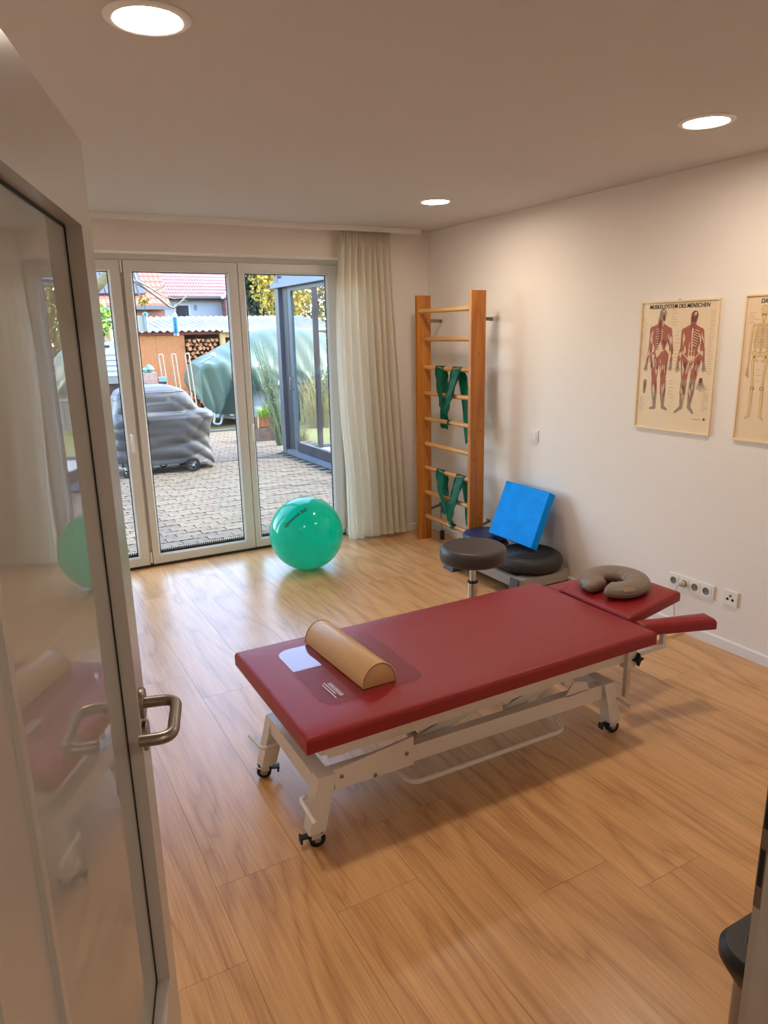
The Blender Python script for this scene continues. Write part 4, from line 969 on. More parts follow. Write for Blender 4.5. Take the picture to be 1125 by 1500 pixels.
# ---- grill under its grey cover
cover_m = mat('grey_grill_cover', (112, 108, 106), .42, spec=.5, bump=.06, bscale=25)
gr = thing('covered_grill', (1.95, 9.62, -.03), 'gas grill on wheels under a crumpled grey weather cover on the patio', 'grill')
lv = [(.125, 1.27, 2.60, 9.38, 10.02, .08), (.25, 1.27, 2.575, 9.37, 10.0, .08), (.40, 1.28, 2.545, 9.36, 9.97, .08), (.58, 1.29, 2.55, 9.34, 9.98, .08), (.70, 1.30, 2.595, 9.32, 9.98, .07), (.765, 1.31, 2.585, 9.33, 9.97, .07), (.80, 1.33, 2.44, 9.36, 9.95, .1), (.88, 1.35, 2.37, 9.36, 9.95, .14), (.99, 1.37, 2.30, 9.38, 9.93, .17), (1.07, 1.41, 2.22, 9.42, 9.90, .20), (1.115, 1.49, 2.10, 9.50, 9.84, .17), (1.135, 1.62, 1.98, 9.58, 9.78, .09)]
def gcv(u, v):
    t = v*(len(lv)-1); i = min(int(t), len(lv)-2); f = t-i; a, b = lv[i], lv[i+1]; g = [a[k]*(1-f)+b[k]*f for k in range(6)]
    z, x0, x1, y0, y1, r = g; q = u*2*math.pi; n_ = 5.5
    c_, s_ = math.cos(q), math.sin(q)
    px = math.copysign(abs(c_)**(2/n_), c_)*(x1-x0)/2; py = math.copysign(abs(s_)**(2/n_), s_)*(y1-y0)/2
    low = max(0, 1-z/1.05)
    X = (x0+x1)/2+px; Y = (y0+y1)/2+py
    w = .020*abs(math.sin(z*8+X*2.6+1.1*math.sin(X*4)))**.6+.016*abs(math.sin(z*15-X*5+2*math.sin(X*3+z*4)))**.6+.016*low*math.sin(X*9+z*3)+.012*abs(math.sin(X*12+z*17))*(.3+low)-.03
    w *= (.25 if z > 1.05 else 1)
    nx, ny = (c_, s_)
    hem = .018*math.sin(q*5+1)*max(0, 1-v*6)
    hem -= (.10*max(0, c_-.75)/.25)*max(0, 1-v*3)
    return Vector((X+nx*w*.5, Y+ny*w*1.6, z-.03+hem))
mm = MB().grid(gcv, 150, 90, cu=True); k = 90
mm.f.append(tuple(i*k+k-1 for i in range(150)))
cv = mm.build('weather_cover', cover_m, gr, smooth=70)
sp = []
for i in range(61):
    u = .5+.5*i/60; sp.append(gcv(u, .785)+Vector((0, -.004, 0)))
MB().tube(sp, .005, 6).build('cover_seam', mat('cover_seam', (92, 96, 102), .5), cv, smooth=60)
tyre = mat('dark_tyre', (40, 40, 42), .7)
def gwheel(x, y, r, w, spokes=True):
    Rm = Matrix.Rotation(math.radians(90), 4, 'X'); zc = r-.03
    o = MB().lathe([(r*.70, 0), (r*.96, 0), (r, w*.2), (r, w*.8), (r*.96, w), (r*.70, w)], (x, y, zc), 28, M=Rm, caps=False).lathe([(r*.70, 0), (r*.70, w)], (x, y, zc), 28, M=Rm, caps=False).build('wheel', tyre, gr, smooth=40)
    if spokes:
        m = MB().lathe([(r*.58, .004), (r*.72, -.002), (r*.72, .01), (r*.58, .01)], (x, y-.001, zc), 28, M=Rm, caps=False).lathe([(.001, -.004), (r*.2, -.002), (r*.2, w), (.001, w)], (x, y, zc), 16, M=Rm)
        for i in range(6):
            a = i*math.pi/3+.2; d = Vector((math.cos(a), 0, math.sin(a))); t = Vector((-math.sin(a), 0, math.cos(a)))
            c_ = Vector((x, y, zc)); b = [c_+d*r*.15-t*r*.10, c_+d*r*.62-t*r*.06, c_+d*r*.62+t*r*.06, c_+d*r*.15+t*r*.10]
            m.hexa([p+Vector((0, -.002, 0)) for p in b], [p+Vector((0, .012, 0)) for p in b])
        m.build('wheel_rim', mat('silver_rim', (206, 206, 204), .35), o, smooth=40)
gwheel(2.235, 9.335, .092, .05); gwheel(1.40, 9.36, .05, .03, False); gwheel(1.96, 9.86, .06, .04, False); gwheel(2.235, 9.93, .092, .05)
part('base_frame', mat('grill_base', (70, 70, 72), .5), gr, 1.36, 2.40, 9.40, 9.88, .10, .22); MB().tube([(2.235, 9.33, .062), (2.235, 9.93, .062)], .010, 8).tube([(1.40, 9.36, .02), (1.40, 9.42, .14)], .010, 8).tube([(1.96, 9.86, .04), (1.96, 9.84, .14)], .010, 8).tube([(2.235, 9.42, .062), (2.2, 9.44, .14)], .012, 8).build('axle', steel, gr)
part('cover_clip', black_rub, gr, 1.46, 1.52, 9.255, 9.29, .52, .62)
# ---- trailer under green tarpaulin
tarp_g = mat('green_tarpaulin', (90, 110, 90), .42, spec=.4, bump=.1, bscale=14)
tr_ = thing('tarp_covered_trailer', (5.3, 14.9, -.06), 'long trailer body hidden under a pale green tarpaulin behind the patio', 'trailer')
cs = [(3.62, .50, .90, 1.0, 14.35, 15.3), (3.70, .38, 1.10, 1.16, 14.12, 15.4), (3.90, .22, 1.155, 1.27, 14.06, 15.5), (4.15, .12, 1.155, 1.37, 14.02, 15.5), (4.35, .14, 1.16, 1.47, 14.00, 15.6), (4.55, .30, 1.13, 1.55, 14.0, 15.6), (4.80, .58, 1.06, 1.66, 14.0, 15.7), (5.10, .66, 1.0, 1.76, 14.0, 15.7), (5.4, .70, .98, 1.82, 14.0, 15.7), (5.8, .70, .98, 1.84, 14.0, 15.7), (6.3, .66, .96, 1.80, 14.0, 15.7), (6.9, .62, .92, 1.70, 14.05, 15.7), (7.3, .60, .9, 1.5, 14.1, 15.6), (7.5, .62, .85, 1.1, 14.3, 15.4)]
def trp(u, v):
    t = u*(len(cs)-1); i = min(int(t), len(cs)-2); f = t-i; f = f*f*(3-2*f)*.5+f*.5; a, b = cs[i], cs[i+1]; x, zh, zs, zr, y0, y1 = [a[k]*(1-f)+b[k]*f for k in range(6)]
    dr = zs-zh
    if v < .36:
        q = v/.36; y = y0-.05*(1-q)+.05*q; z = zh+dr*q
        fold = (1-q)**.7*.07*math.sin(x*15+2*math.sin(x*4))+.035*math.sin(x*24+q*5)*(1-q*.8)
        y += fold; z += .03*math.sin(x*11)*(1-q)
    elif v < .74:
        q = (v-.36)/.38; y = y0+.05+(y1-y0-.1)*q*.72; z = zs+(zr-zs)*math.sin(q*math.pi/2)**.9
        z += .012*math.sin(x*20+q*4)*(1-q)
    else:
        q = (v-.74)/.26; y = y0+.05+(y1-y0-.1)*(.72+.28*q); z = zr+(zh+.3-zr)*q**2
    return Vector((x, y, z))
mm = MB().grid(trp, 150, 44); mm.f += [tuple(range(44)), tuple(149*44+j for j in range(44))]
tp_ = mm.build('tarpaulin', tarp_g, tr_, smooth=60)
fl_ = [(4.52, 13.97, 1.12), (4.36, 13.95, .95), (4.28, 13.93, .62), (4.10, 13.93, .18)]
vs = []; fs = []
for i, (x, y, z) in enumerate(fl_): vs += [(x-.05-.03*i, y-.01, z), (x+.02, y-.06, z+.02), (x+.10+.02*i, y-.005, z)]
for i in range(3): fs += [(i*3, i*3+1, i*3+4, i*3+3), (i*3+1, i*3+2, i*3+5, i*3+4)]
MB().add(vs, fs).build('tarp_fold', mat('dark_green_tarpaulin', (56, 82, 72), .45), tp_, smooth=60, solid=.004)
hull = mat('pale_grey_hull', (196, 206, 218), .35)
m = MB().prism([(3.98, .10), (4.5, .02), (7.2, .02), (7.3, .8), (4.4, .8)], -15.4, -14.16, M=Matrix.Rotation(math.radians(90), 4, 'X')); m.build('hull', hull, tr_, bevel=.04, seg=3, smooth=50)
MB().tube([(5.12, 14.10, .70), (5.24, 14.08, -.05)], .03, 10).build('support_leg', mat('galvanised', (198, 202, 206), .4), tr_, smooth=50)
MB().tube(rounded([(3.96, 14.12, .30), (3.86, 14.10, .0), (3.99, 14.08, -.03), (4.10, 14.12, .22)], .05), .022, 10).build('jack_hoop', mat('white_steel', (226, 230, 234), .4), tr_, smooth=60)
for x in (5.9,): MB().lathe([(.18, 0), (.30, 0), (.32, .03), (.32, .15), (.30, .18), (.18, .18)], (x, 14.14, .26), 28, M=Matrix.Rotation(math.radians(90), 4, 'X')).build('wheel', tyre, tr_, smooth=40)
MB().tube([(3.92, 14.04, 1.30), (3.80, 14.4, 1.20)], .016, 8).lathe([(.001, -.05), (.04, -.03), (.05, 0), (.04, .03), (.001, .05)], (3.93, 14.0, 1.34), 14).build('rope_float', mat('white_float', (232, 232, 228), .5), tr_, smooth=60)
# ---- woodshed: board wall, posts, roof
osb = mat('orange_osb_board', (206, 128, 78), .8, rgb2=(222, 150, 98), scale=26, bump=.2, bscale=40, spec=.2)
shed = thing('wood_shed', (4.6, 17.2, -.06), 'low open woodshed with white corrugated roof and orange board wall', 'shed')
part('board_panel', osb, shed, 1.9, 3.48, 17.0, 17.03, .35, 1.74); part('board_panel', osb, shed, 3.484, 4.13, 17.0, 17.03, .35, 1.74)
part('base_board', mat('grey_base_board', (120, 104, 92), .8), shed, 1.9, 4.13, 17.0, 17.05, -.06, .345)
part('fascia_board', mat('red_brown_fascia', (150, 74, 58), .7), shed, 1.9, 4.94, 16.94, 16.98, 1.735, 1.81)
lw = wood('light_timber', (206, 158, 92), (238, 200, 132), 'z', .6, .6, tone=.03)
part('post', lw, shed, 4.955, 5.075, 16.93, 17.04, -.06, 1.80); part('post', lw, shed, 8.0, 8.12, 16.93, 17.04, -.06, 1.80); part('post', lw, shed, 4.05, 4.13, 17.05, 17.12, -.06, 1.74)
part('top_beam', wood('light_timber_beam', (206, 158, 92), (238, 200, 132), 'x', .6, .6, tone=.03), shed, 5.075, 8.0, 16.95, 17.03, 1.655, 1.765)
part('back_wall', mat('shed_back', (84, 66, 54), .9), shed, 1.9, 8.1, 17.55, 17.6, -.06, 1.85)
rf = mat('white_corrugated', (236, 234, 228), .6, rgb2=(206, 200, 192), scale=5)
def cor(u, v):
    x = 1.7+6.6*u; y = 16.78+3.3*v; return Vector((x, y, 1.815+.40*v+.022*math.sin(x*2*math.pi/.16)))
MB().grid(cor, 340, 4).build('roof_sheet', rf, shed, smooth=80, solid=.006)
part('roof_edge', mat('pale_edge', (214, 216, 220), .5), shed, 4.98, 8.2, 16.74, 16.775, 1.775, 1.835)
# ---- firewood
bark = mat('split_log_wood', (206, 132, 88), .85, rgb2=(232, 176, 128), scale=6, objvar=.22, spec=.15)
logm = []
for k in range(7):
    n = R.choice((3, 3, 4, 4, 5)); a0 = R.uniform(0, 6); pts = []
    for i in range(n):
        a = a0+2*math.pi*i/n+R.uniform(-.25, .25); rr = R.uniform(.045, .055); pts.append((rr*math.cos(a), rr*math.sin(a)))
    logm.append(MB().prism(pts, -.19, .19, M=Matrix.Rotation(math.radians(90), 4, 'X')).mesh('firewood_log', bark))
def log(x, z, label, group):
    o = bpy.data.objects.new('firewood_log', R.choice(logm)); C.objects.link(o)
    o.location = (x, 17.16+R.uniform(-.05, .04), z); o.rotation_euler = (0, R.uniform(0, 6.28), 0); s_ = R.uniform(.85, 1.12); o.scale = (s_, 1, s_)
    tag(o, label, 'firewood', group)
def pile(x0, x1, z0, z1, label, group, c=.106):
    z = z0; r_ = 0
    while z < z1:
        x = x0+(c/2 if r_ % 2 else 0)
        while x < x1: log(x+R.uniform(-.012, .012), z+R.uniform(-.012, .012), label, group); x += c
        z += c*.88; r_ += 1
pile(4.19, 4.93, .01, 1.66, 'split firewood log in the tall stack between board wall and pale timber post', 'firewood in the tall stack')
pile(5.13, 7.6, 1.46, 1.62, 'split firewood log under the pale timber beam above the tarpaulin', 'firewood under the beam')
for k in range(1):
    part('log_support', lw, shed, 5.08, 8.0, 17.0, 17.3, 1.33, 1.40)
for ox in (3.80, 3.90, 4.0, 4.09):
    for oz in range(int(4+8*(ox-3.75))): 
        o = bpy.data.objects.new('firewood_log', R.choice(logm)); C.objects.link(o)
        o.location = (ox+R.uniform(-.01, .01), 16.80, -.02+.09*oz+(.04 if int(ox*10) % 2 else 0)); o.rotation_euler = (0, R.uniform(0, 6), 0)
        tag(o, 'split firewood log in the low heap before the orange board wall', 'firewood', 'firewood in the low heap')
# ---- garden hoops, crates, bird feeders
hoop_m = mat('weathered_metal', (188, 168, 148), .45)
for i, (x, lab) in enumerate(((2.80, 'tall narrow pale metal hoop before the middle of the board wall'), (3.03, 'tall narrow pale metal hoop before the dark edge of the board wall'), (3.28, 'tall narrow pale metal hoop leaning before the firewood stack'))):
    b = Vector((x+.10, 13.45, -.06)); d = Vector((-.075, .06, 1.45))
    o = MB().tube(rounded([b+Vector((-.035, 0, 0)), b+d+Vector((-.035, 0, 0)), b+d+Vector((.035, 0, 0)), b+Vector((.035, 0, 0))], .035, 6), .013, 8).build('garden_hoop', hoop_m, smooth=60, org=b)
    tag(o, lab, 'hoop', 'metal garden hoops')
cr = thing('garden_crate', (2.30, 12.0, -.06), 'pale crate on a stand with teal bundles behind the covered grill', 'crate')
part('crate_box', mat('pale_crate', (214, 186, 172), .7, rgb2=(190, 150, 140), scale=20), cr, 2.17, 2.40, 11.9, 12.1, .98, 1.15, bevel=.005)
part('stand', mat('grey_wood', (140, 124, 110), .8), cr, 2.15, 2.42, 11.88, 12.12, -.06, .975, bevel=.005)
MB().lathe([(.001, -.06), (.06, -.04), (.085, 0), (.05, .05), (.001, .08)], (2.31, 12.0, 1.20), 12).lathe([(.001, -.03), (.05, -.02), (.06, .02), (.001, .05)], (2.24, 11.98, 1.18), 10).build('teal_bundle', mat('teal_cloth', (60, 156, 148), .7, rgb2=(150, 210, 200), scale=20), cr, smooth=50)
bx = thing('garden_box', (2.50, 11.95, -.06), 'small pale blue box on a dark pedestal behind the covered grill', 'box')
part('box_body', mat('pale_blue_plastic', (150, 190, 206), .5), bx, 2.43, 2.56, 11.9, 12.0, 1.0, 1.07, bevel=.004); part('pedestal', mat('dark_wood', (86, 66, 52), .8), bx, 2.44, 2.55, 11.91, 11.99, -.06, 1.0)
fe = thing('hanging_feeder', (1.865, 8.0, 1.72), 'bright blue tube bird feeder hanging from the bare branch', 'bird feeder')
m = MB().lathe([(.001, 1.735), (.026, 1.74), (.028, 1.76), (.028, 1.895), (.001, 1.90)], (1.862, 8, 0), 16); m.build('tube', mat('bright_blue', (40, 160, 214), .3, rgb2=(120, 206, 236), scale=25), fe, smooth=40)
MB().lathe([(.001, 1.90), (.030, 1.90), (.026, 1.93), (.001, 1.955)], (1.862, 8, 0), 16).lathe([(.026, 1.71), (.030, 1.735), (.001, 1.7365)], (1.862, 8, 0), 16).build('cap', mat('white_cap', (226, 232, 234), .4), fe, smooth=40)
MB().tube([(1.862, 8, 1.95), (1.856, 8, 2.01)], .003, 6).build('hanging_wire', steel, fe)
fb = thing('seed_feeder', (1.735, 9.0, 1.76), 'white framed seed feeder with teal lid at the pane edge', 'bird feeder')
part('back_panel', mat('cream_panel', (226, 220, 200), .6), fb, 1.66, 1.73, 9.0, 9.02, 1.78, 1.95); MB().lathe([(.022, 1.78), (.022, 1.955), (.001, 1.956)], (1.752, 9.0, 0), 14).build('tube', mat('clear_grey', (190, 206, 204), .2), fb, smooth=40)
MB().lathe([(.001, 1.99), (.03, 1.98), (.034, 1.955), (.001, 1.9565)], (1.752, 9.0, 0), 14).build('lid', mat('teal_lid', (50, 168, 156), .4), fb, smooth=40); MB().tube([(1.75, 9, 1.985), (1.70, 8.6, 2.2), (1.62, 8.12, 2.20)], .003, 6).build('hanging_wire', steel, fb)
part('perch_rail', mat('cream_panel2', (220, 212, 190), .6), fb, 1.65, 1.79, 8.99, 9.03, 1.765, 1.782)
# ---- planters
woodp = mat('planter_wood', (176, 112, 64), .8, rgb2=(120, 72, 46), scale=12, stretch=(1, 1, .4)); pale_w = mat('pale_wood_edge', (226, 196, 150), .7)
plt = thing('planter_box', (4.05, 11.45, .19), 'wooden planter box with bright green grass standing on a stone block', 'planter')
for b in ((3.86, 4.235, 11.38, 11.40, .20, .36), (3.86, 4.235, 11.58, 11.60, .20, .36), (3.86, 3.88, 11.40, 11.58, .20, .36), (4.215, 4.235, 11.40, 11.58, .20, .36)): part('side_board', woodp, plt, *b)
for xx in (3.852, 4.226): part('corner_strip', pale_w, plt, xx, xx+.022, 11.368, 11.38, .19, .38)
part('soil_bed', mat('potting_soil', (66, 50, 38), .9), plt, 3.88, 4.215, 11.40, 11.58, .19, .34)
def blades(name, m, par, c0, rad, n, h0, h1, w, spread, kind=True, droop=.5):
    mb = MB()
    for _ in range(n):
        a = R.uniform(0, 6.283); r_ = rad*math.sqrt(R.random()); b = Vector(c0)+Vector((r_*math.cos(a), r_*math.sin(a)*.6, 0)); h_ = R.uniform(h0, h1)
        dr = Vector((math.cos(a), math.sin(a), 0))*spread*R.uniform(.2, 1); s_ = Vector((-math.sin(a), math.cos(a), 0))*w
        p1 = b+dr*.35+Vector((0, 0, h_*.6)); p2 = b+dr+Vector((0, 0, h_*(1-droop*R.random()*.6)))
        mb.add([b-s_, b+s_, p1+s_*.7, p1-s_*.7, p2], [(0, 1, 2, 3), (3, 2, 4)])
    o = mb.build(name, m, par); return stuff(o) if kind else o
gg = mat('bright_grass', (168, 200, 60), .6, objvar=0); blades('grass', gg, plt, (4.05, 11.49, .34), .15, 170, .10, .26, .006, .14); blades('grass', gg, plt, (4.05, 11.49, .34), .05, 30, .28, .44, .004, .10)
sb = tag(MB().hexa([(3.85, 11.36, -.045), (4.25, 11.34, -.045), (4.26, 11.66, -.045), (3.86, 11.66, -.045)], [(3.86, 11.37, .188), (4.24, 11.36, .188), (4.24, 11.63, .188), (3.87, 11.63, .188)]).build('stone_block', mat('brown_stone', (146, 122, 106), .85, rgb2=(104, 84, 72), scale=10, bump=.5, bscale=30), bevel=.015, seg=2), 'squared brown stone block under the wooden planter box', 'stone')
# ---- trees, shrubs, hedges
leaf_y = mat('yellow_blossom', (222, 190, 62), .7, var=.25, scale=3); leaf_d = mat('dark_needles', (62, 82, 58), .8, var=.3, scale=2); leaf_o = mat('olive_leaves', (150, 150, 76), .8, var=.25, scale=2)
leaf_g = mat('fresh_leaves', (150, 184, 60), .7, var=.25, scale=4); straw = mat('straw_stems', (206, 188, 132), .8, var=.2, scale=4); bark_m = mat('tree_bark', (150, 136, 112), .9, rgb2=(104, 96, 68), scale=10, bump=.5, bscale=30); sage = mat('sage_needles', (134, 150, 106), .7, var=.2, scale=5)
def cloud(name, m, par, c0, rad, n, s0, s1, up=0):
    mb = MB(); c0 = Vector(c0)
    for _ in range(n):
        d = Vector((R.gauss(0, 1), R.gauss(0, 1), R.gauss(0, 1))).normalized()*(R.random()**.45); p = c0+Vector((d.x*rad[0], d.y*rad[1], d.z*rad[2]))
        s_ = R.uniform(s0, s1); u = Vector((R.gauss(0, 1), R.gauss(0, 1), R.gauss(0, 1)+up)).normalized(); w = u.orthogonal().normalized(); w = Matrix.Rotation(R.uniform(0, 6.28), 3, u) @ w
        mb.add([p-u*s_*.5, p+w*s_*.28, p+u*s_*.5, p-w*s_*.28], [(0, 1, 2, 3)])
    return stuff(mb.build(name, m, par))
def twigs(name, m, par, c0, rad, n, h0, h1, r_):
    mb = MB(); c0 = Vector(c0)
    for _ in range(n):
        a = R.uniform(0, 6.283); q = math.sqrt(R.random()); b = c0+Vector((rad[0]*q*math.cos(a), rad[1]*q*math.sin(a), 0)); t = b+Vector((R.gauss(0, .12), R.gauss(0, .12), 1))*R.uniform(h0, h1)
        mb.tube([b, (b+t)/2+Vector((R.gauss(0, .03), R.gauss(0, .03), 0)), t], r_, 3, rs=[r_, r_*.8, r_*.4])
    return stuff(mb.build(name, m, par))
def shrub(name, label, cat, m, c0, rad, n, s0, s1, stems=0, sm=None, up=0, grp=None):
    t = thing(name, (c0[0], c0[1], -.06), label, cat, group=grp)
    MB().tube([(c0[0], c0[1], -.1), (c0[0]+.03, c0[1], c0[2]*.6), (c0[0], c0[1]+.03, c0[2])], .05, 8, rs=[.07, .05, .02]).build('trunk', bark_m, t, smooth=60)
    cloud('foliage', m, t, c0, rad, n, s0, s1, up)
    if stems: twigs('stems', sm or straw, t, (c0[0], c0[1], -.05), (rad[0], rad[1]), stems, c0[2]*.8, c0[2]+rad[2]*.7, .012)
    return t
shrub('forsythia_bush', 'tall bush covered in bright yellow blossom behind the woodshed', 'bush', leaf_y, (8.60, 22, 3.4), (1.1, .9, 1.5), 3000, .10, .22, 24)
shrub('conifer', 'dark green conifer standing behind the woodshed beside the yellow bush', 'tree', leaf_d, (8.35, 24, 3.0), (.95, 1.0, 2.8), 3000, .12, .28, 14)
shrub('hedge_bush', 'pale yellowish bush seen through the conservatory glass', 'bush', mat('pale_yellow_leaves', (212, 190, 104), .8, var=.25, scale=3), (11.3, 22.4, 2.8), (1.45, 1.0, 2.2), 4200, .09, .2, 60)
shrub('garden_bush', 'loose olive green bush at the far lawn edge beyond the conservatory', 'bush', leaf_o, (5.9, 13.3, .5), (.5, .3, .5), 700, .04, .10, 80)
shrub('conifer', 'dark green conifer hedge tree beyond the trailer seen through the conservatory', 'tree', leaf_d, (12.6, 26, 2.6), (3.0, 1.2, 2.6), 3400, .12, .3, 10)
rm = thing('rosemary_shrub', (4.02, 10.75, -.06), 'upright grey-green rosemary shrub beside the conservatory corner post', 'shrub')
mb = MB()
for k in range(30):
    a = R.uniform(0, 6.283); b = Vector((4.02+.06*math.cos(a), 10.75+.05*math.sin(a), -.06)); t = b+Vector((R.uniform(-.36, .10), R.uniform(-.1, .25), R.uniform(1.1, 1.72)))
    mid = b*.5+t*.5+Vector((.04, 0, 0)); mb.tube([b, mid, t], .006, 4, rs=[.008, .006, .003])
    for j in range(46):
        f = .30+.70*j/46; p = b*(1-f)**2+mid*2*f*(1-f)+t*f*f; d = Vector((R.gauss(0, 1), R.gauss(0, 1), .8)).normalized(); s_ = d.orthogonal()*.005
        mb.add([p-s_, p+d*.055, p+s_], [(0, 1, 2)])
stuff(mb.build('foliage', sage, rm))
MB().tube([(4.02, 10.75, -.1), (4.02, 10.75, .3)], .03, 8, rs=[.035, .02]).build('stem', bark_m, rm, smooth=60)
rd = thing('reed_clump', (5.6, 12.6, -.06), 'straw coloured reed clump on the lawn behind the conservatory glass', 'grass clump')
blades('reeds', straw, rd, (5.6, 12.6, -.06), .42, 260, .5, 1.15, .006, .35, droop=.3); twigs('stems', straw, rd, (5.9, 13.0, -.06), (.6, .4), 70, .8, 1.7, .005)
bl = thing('grass_clump', (4.6, 11.15, -.06), 'low green grass clump at the foot of the rosemary shrub', 'grass clump')
blades('grass', leaf_o, bl, (4.45, 11.15, -.06), .22, 160, .12, .3, .006, .12)
struct(MB().box(4.62, 30, 10.2, 13.6, -.3, -.045).build('lawn', mat('lawn_green', (140, 140, 84), .95, rgb2=(166, 160, 104), scale=6, bump=.6, bscale=40, spec=.1)))
struct(MB().box(3.91, 9, 10.12, 10.22, -.2, .0).build('kerb_lawn', curb, bevel=.005))
lwg = tag(MB().box(6.2, 10.5, 13.9, 14.1, -.1, .50).box(6.2, 10.5, 13.86, 14.14, .50, .54).build('garden_wall', mat('pale_grey_block', (176, 182, 186), .8, bump=.3, bscale=40)), 'low pale grey garden wall beyond the lawn behind the conservatory', 'wall')
tree = thing('bare_tree', (.62, 8.0, -.06), 'leafless garden tree with mossy limb reaching across the window panes', 'tree')
MB().tube([(.62, 8, -.1), (.70, 8.02, .9), (.66, 8, 1.8), (.80, 8, 2.4), (.9, 8.1, 3.2)], .09, 12, rs=[.13, .11, .10, .08, .03]).build('trunk', bark_m, tree, smooth=60)
limb = [(.72, 8, 2.05), (.92, 7.98, 2.12), (1.10, 8, 2.20), (1.24, 8, 2.34), (1.45, 8, 2.55)]
MB().tube(limb, .05, 10, rs=[.07, .06, .055, .045, .02]).build('mossy_limb', mat('mossy_bark', (136, 128, 84), .9, rgb2=(168, 156, 110), scale=14, bump=.5, bscale=40), tree, smooth=60)
br = [[(1.20, 8, 2.30), (1.36, 8, 2.33), (1.47, 8, 2.275), (1.60, 8, 2.185), (1.73, 8, 2.085), (1.815, 8, 2.015), (1.855, 8, 1.995), (1.92, 8, 2.04), (2.02, 8, 2.135), (2.09, 8.02, 2.22), (2.15, 8.03, 2.33)],
      [(1.47, 8, 2.29), (1.62, 7.97, 2.205), (1.74, 7.95, 2.12), (1.86, 7.95, 2.09), (1.96, 7.95, 2.10)], [(1.24, 8, 2.32), (1.48, 8.02, 2.36), (1.60, 8.03, 2.37), (1.72, 8.04, 2.39)],
      [(1.66, 7.97, 2.17), (1.72, 7.96, 2.19), (1.80, 7.95, 2.25)], [(1.47, 8.02, 2.45), (1.495, 8, 2.3), (1.50, 8, 2.2), (1.53, 8, 2.08), (1.58, 8, 2.06)], [(1.9, 8, 2.03), (1.96, 8, 2.07), (2.0, 7.98, 2.08)],
      [(.95, 8, 2.15), (1.0, 8, 2.0), (1.06, 8, 1.95), (1.10, 8, 1.9)], [(1.02, 8, 2.2), (1.05, 8, 2.35), (1.12, 8, 2.4), (1.16, 8, 2.33)]]
for k, p in enumerate(br): MB().tube(p, .012, 7, rs=[(.020 if k in (0, 4) else .011)*(1-.75*i/(len(p)-1)) for i in range(len(p))]).build('branch', mat('pale_branch', (196, 184, 166), .85) if k == 0 else bpy.data.materials['pale_branch'], tree, smooth=60)
cloud('foliage', leaf_y, tree, (1.555, 8.0, 2.07), (.06, .05, .05), 50, .03, .06)
shrub('leafy_shrub', 'bright green leafy shrub behind the mossy limb at the first pane', 'shrub', leaf_g, (1.62, 11.6, 1.95), (.16, .3, .26), 320, .05, .11)
# ---- bits seen in the narrow first pane
lb_ = thing('louvred_box', (1.62, 11.0, -.06), 'white louvred garden box on a red brick pedestal by the grill', 'garden box')
bw = mat('white_box_paint', (214, 222, 232), .5)
part('box_body', bw, lb_, 1.46, 1.80, 11.0, 11.3, 1.15, 1.64)
for k in range(5): MB().hexa([(1.465, 10.985, 1.17+.075*k), (1.795, 10.985, 1.17+.075*k), (1.795, 11.0, 1.17+.075*k), (1.465, 11.0, 1.17+.075*k)], [(1.465, 10.995, 1.238+.075*k), (1.795, 10.995, 1.238+.075*k), (1.795, 11.0, 1.238+.075*k), (1.465, 11.0, 1.238+.075*k)]).build('slat', bw, lb_)
part('box_label', dark_hole, lb_, 1.53, 1.60, 10.994, 11.0, 1.57, 1.60)
part('ledge', mat('grey_ledge', (170, 166, 158), .8), lb_, 1.42, 1.86, 10.95, 11.35, 1.06, 1.145, bevel=.006)
part('pedestal', mortar, lb_, 1.455, 1.825, 10.985, 11.325, -.06, 1.055)
for k in range(15):
    for j in range(2):
        xx = 1.46+.19*j+(0 if k % 2 else .0); child(MB().box(-.085, .085, -.006, .006, -.029, .029).mesh('brick', brickm) if (k, j) == (0, 0) else bpy.data.meshes['brick.003'] if 'brick.003' in bpy.data.meshes else bm2, lb_, (1.545+.19*j, 10.981, -.02+.07*k+.03))
pot = thing('black_pot', (1.66, 12.0, 1.5), 'round black pot on the pale rock heap above the louvred box', 'pot')
MB().lathe([(.001, 1.80), (.06, 1.80), (.085, 1.86), (.088, 1.93), (.07, 1.955), (.001, 1.95)], (1.66, 12.0, 0), 18).build('pot_body', black_rub, pot, smooth=50)
MB().tube([(1.66, 12, 1.79), (1.66, 12, -.06)], .02, 8).build('stake', steel, pot)
rk = thing('rock_heap', (1.72, 12.3, -.06), 'pale cream rock pillar behind the louvred garden box', 'rock')
mb = MB().grid(lambda u, v: Vector((1.74+(.20+.035*math.sin(u*19+v*7)+.03*math.sin(v*23+u*6))*(1-.25*v)*math.cos(u*6.283), 12.35+(.2+.03*math.sin(u*12.57+v*9))*math.sin(u*6.283), -.06+1.86*v+.02*math.sin(u*12.57))), 24, 18, cu=True)
mb.f.append(tuple(i*18+17 for i in range(24))); mb.build('rock', mat('cream_rock', (226, 208, 172), .85, rgb2=(170, 146, 110), scale=8, bump=.5, bscale=20), rk, smooth=50)
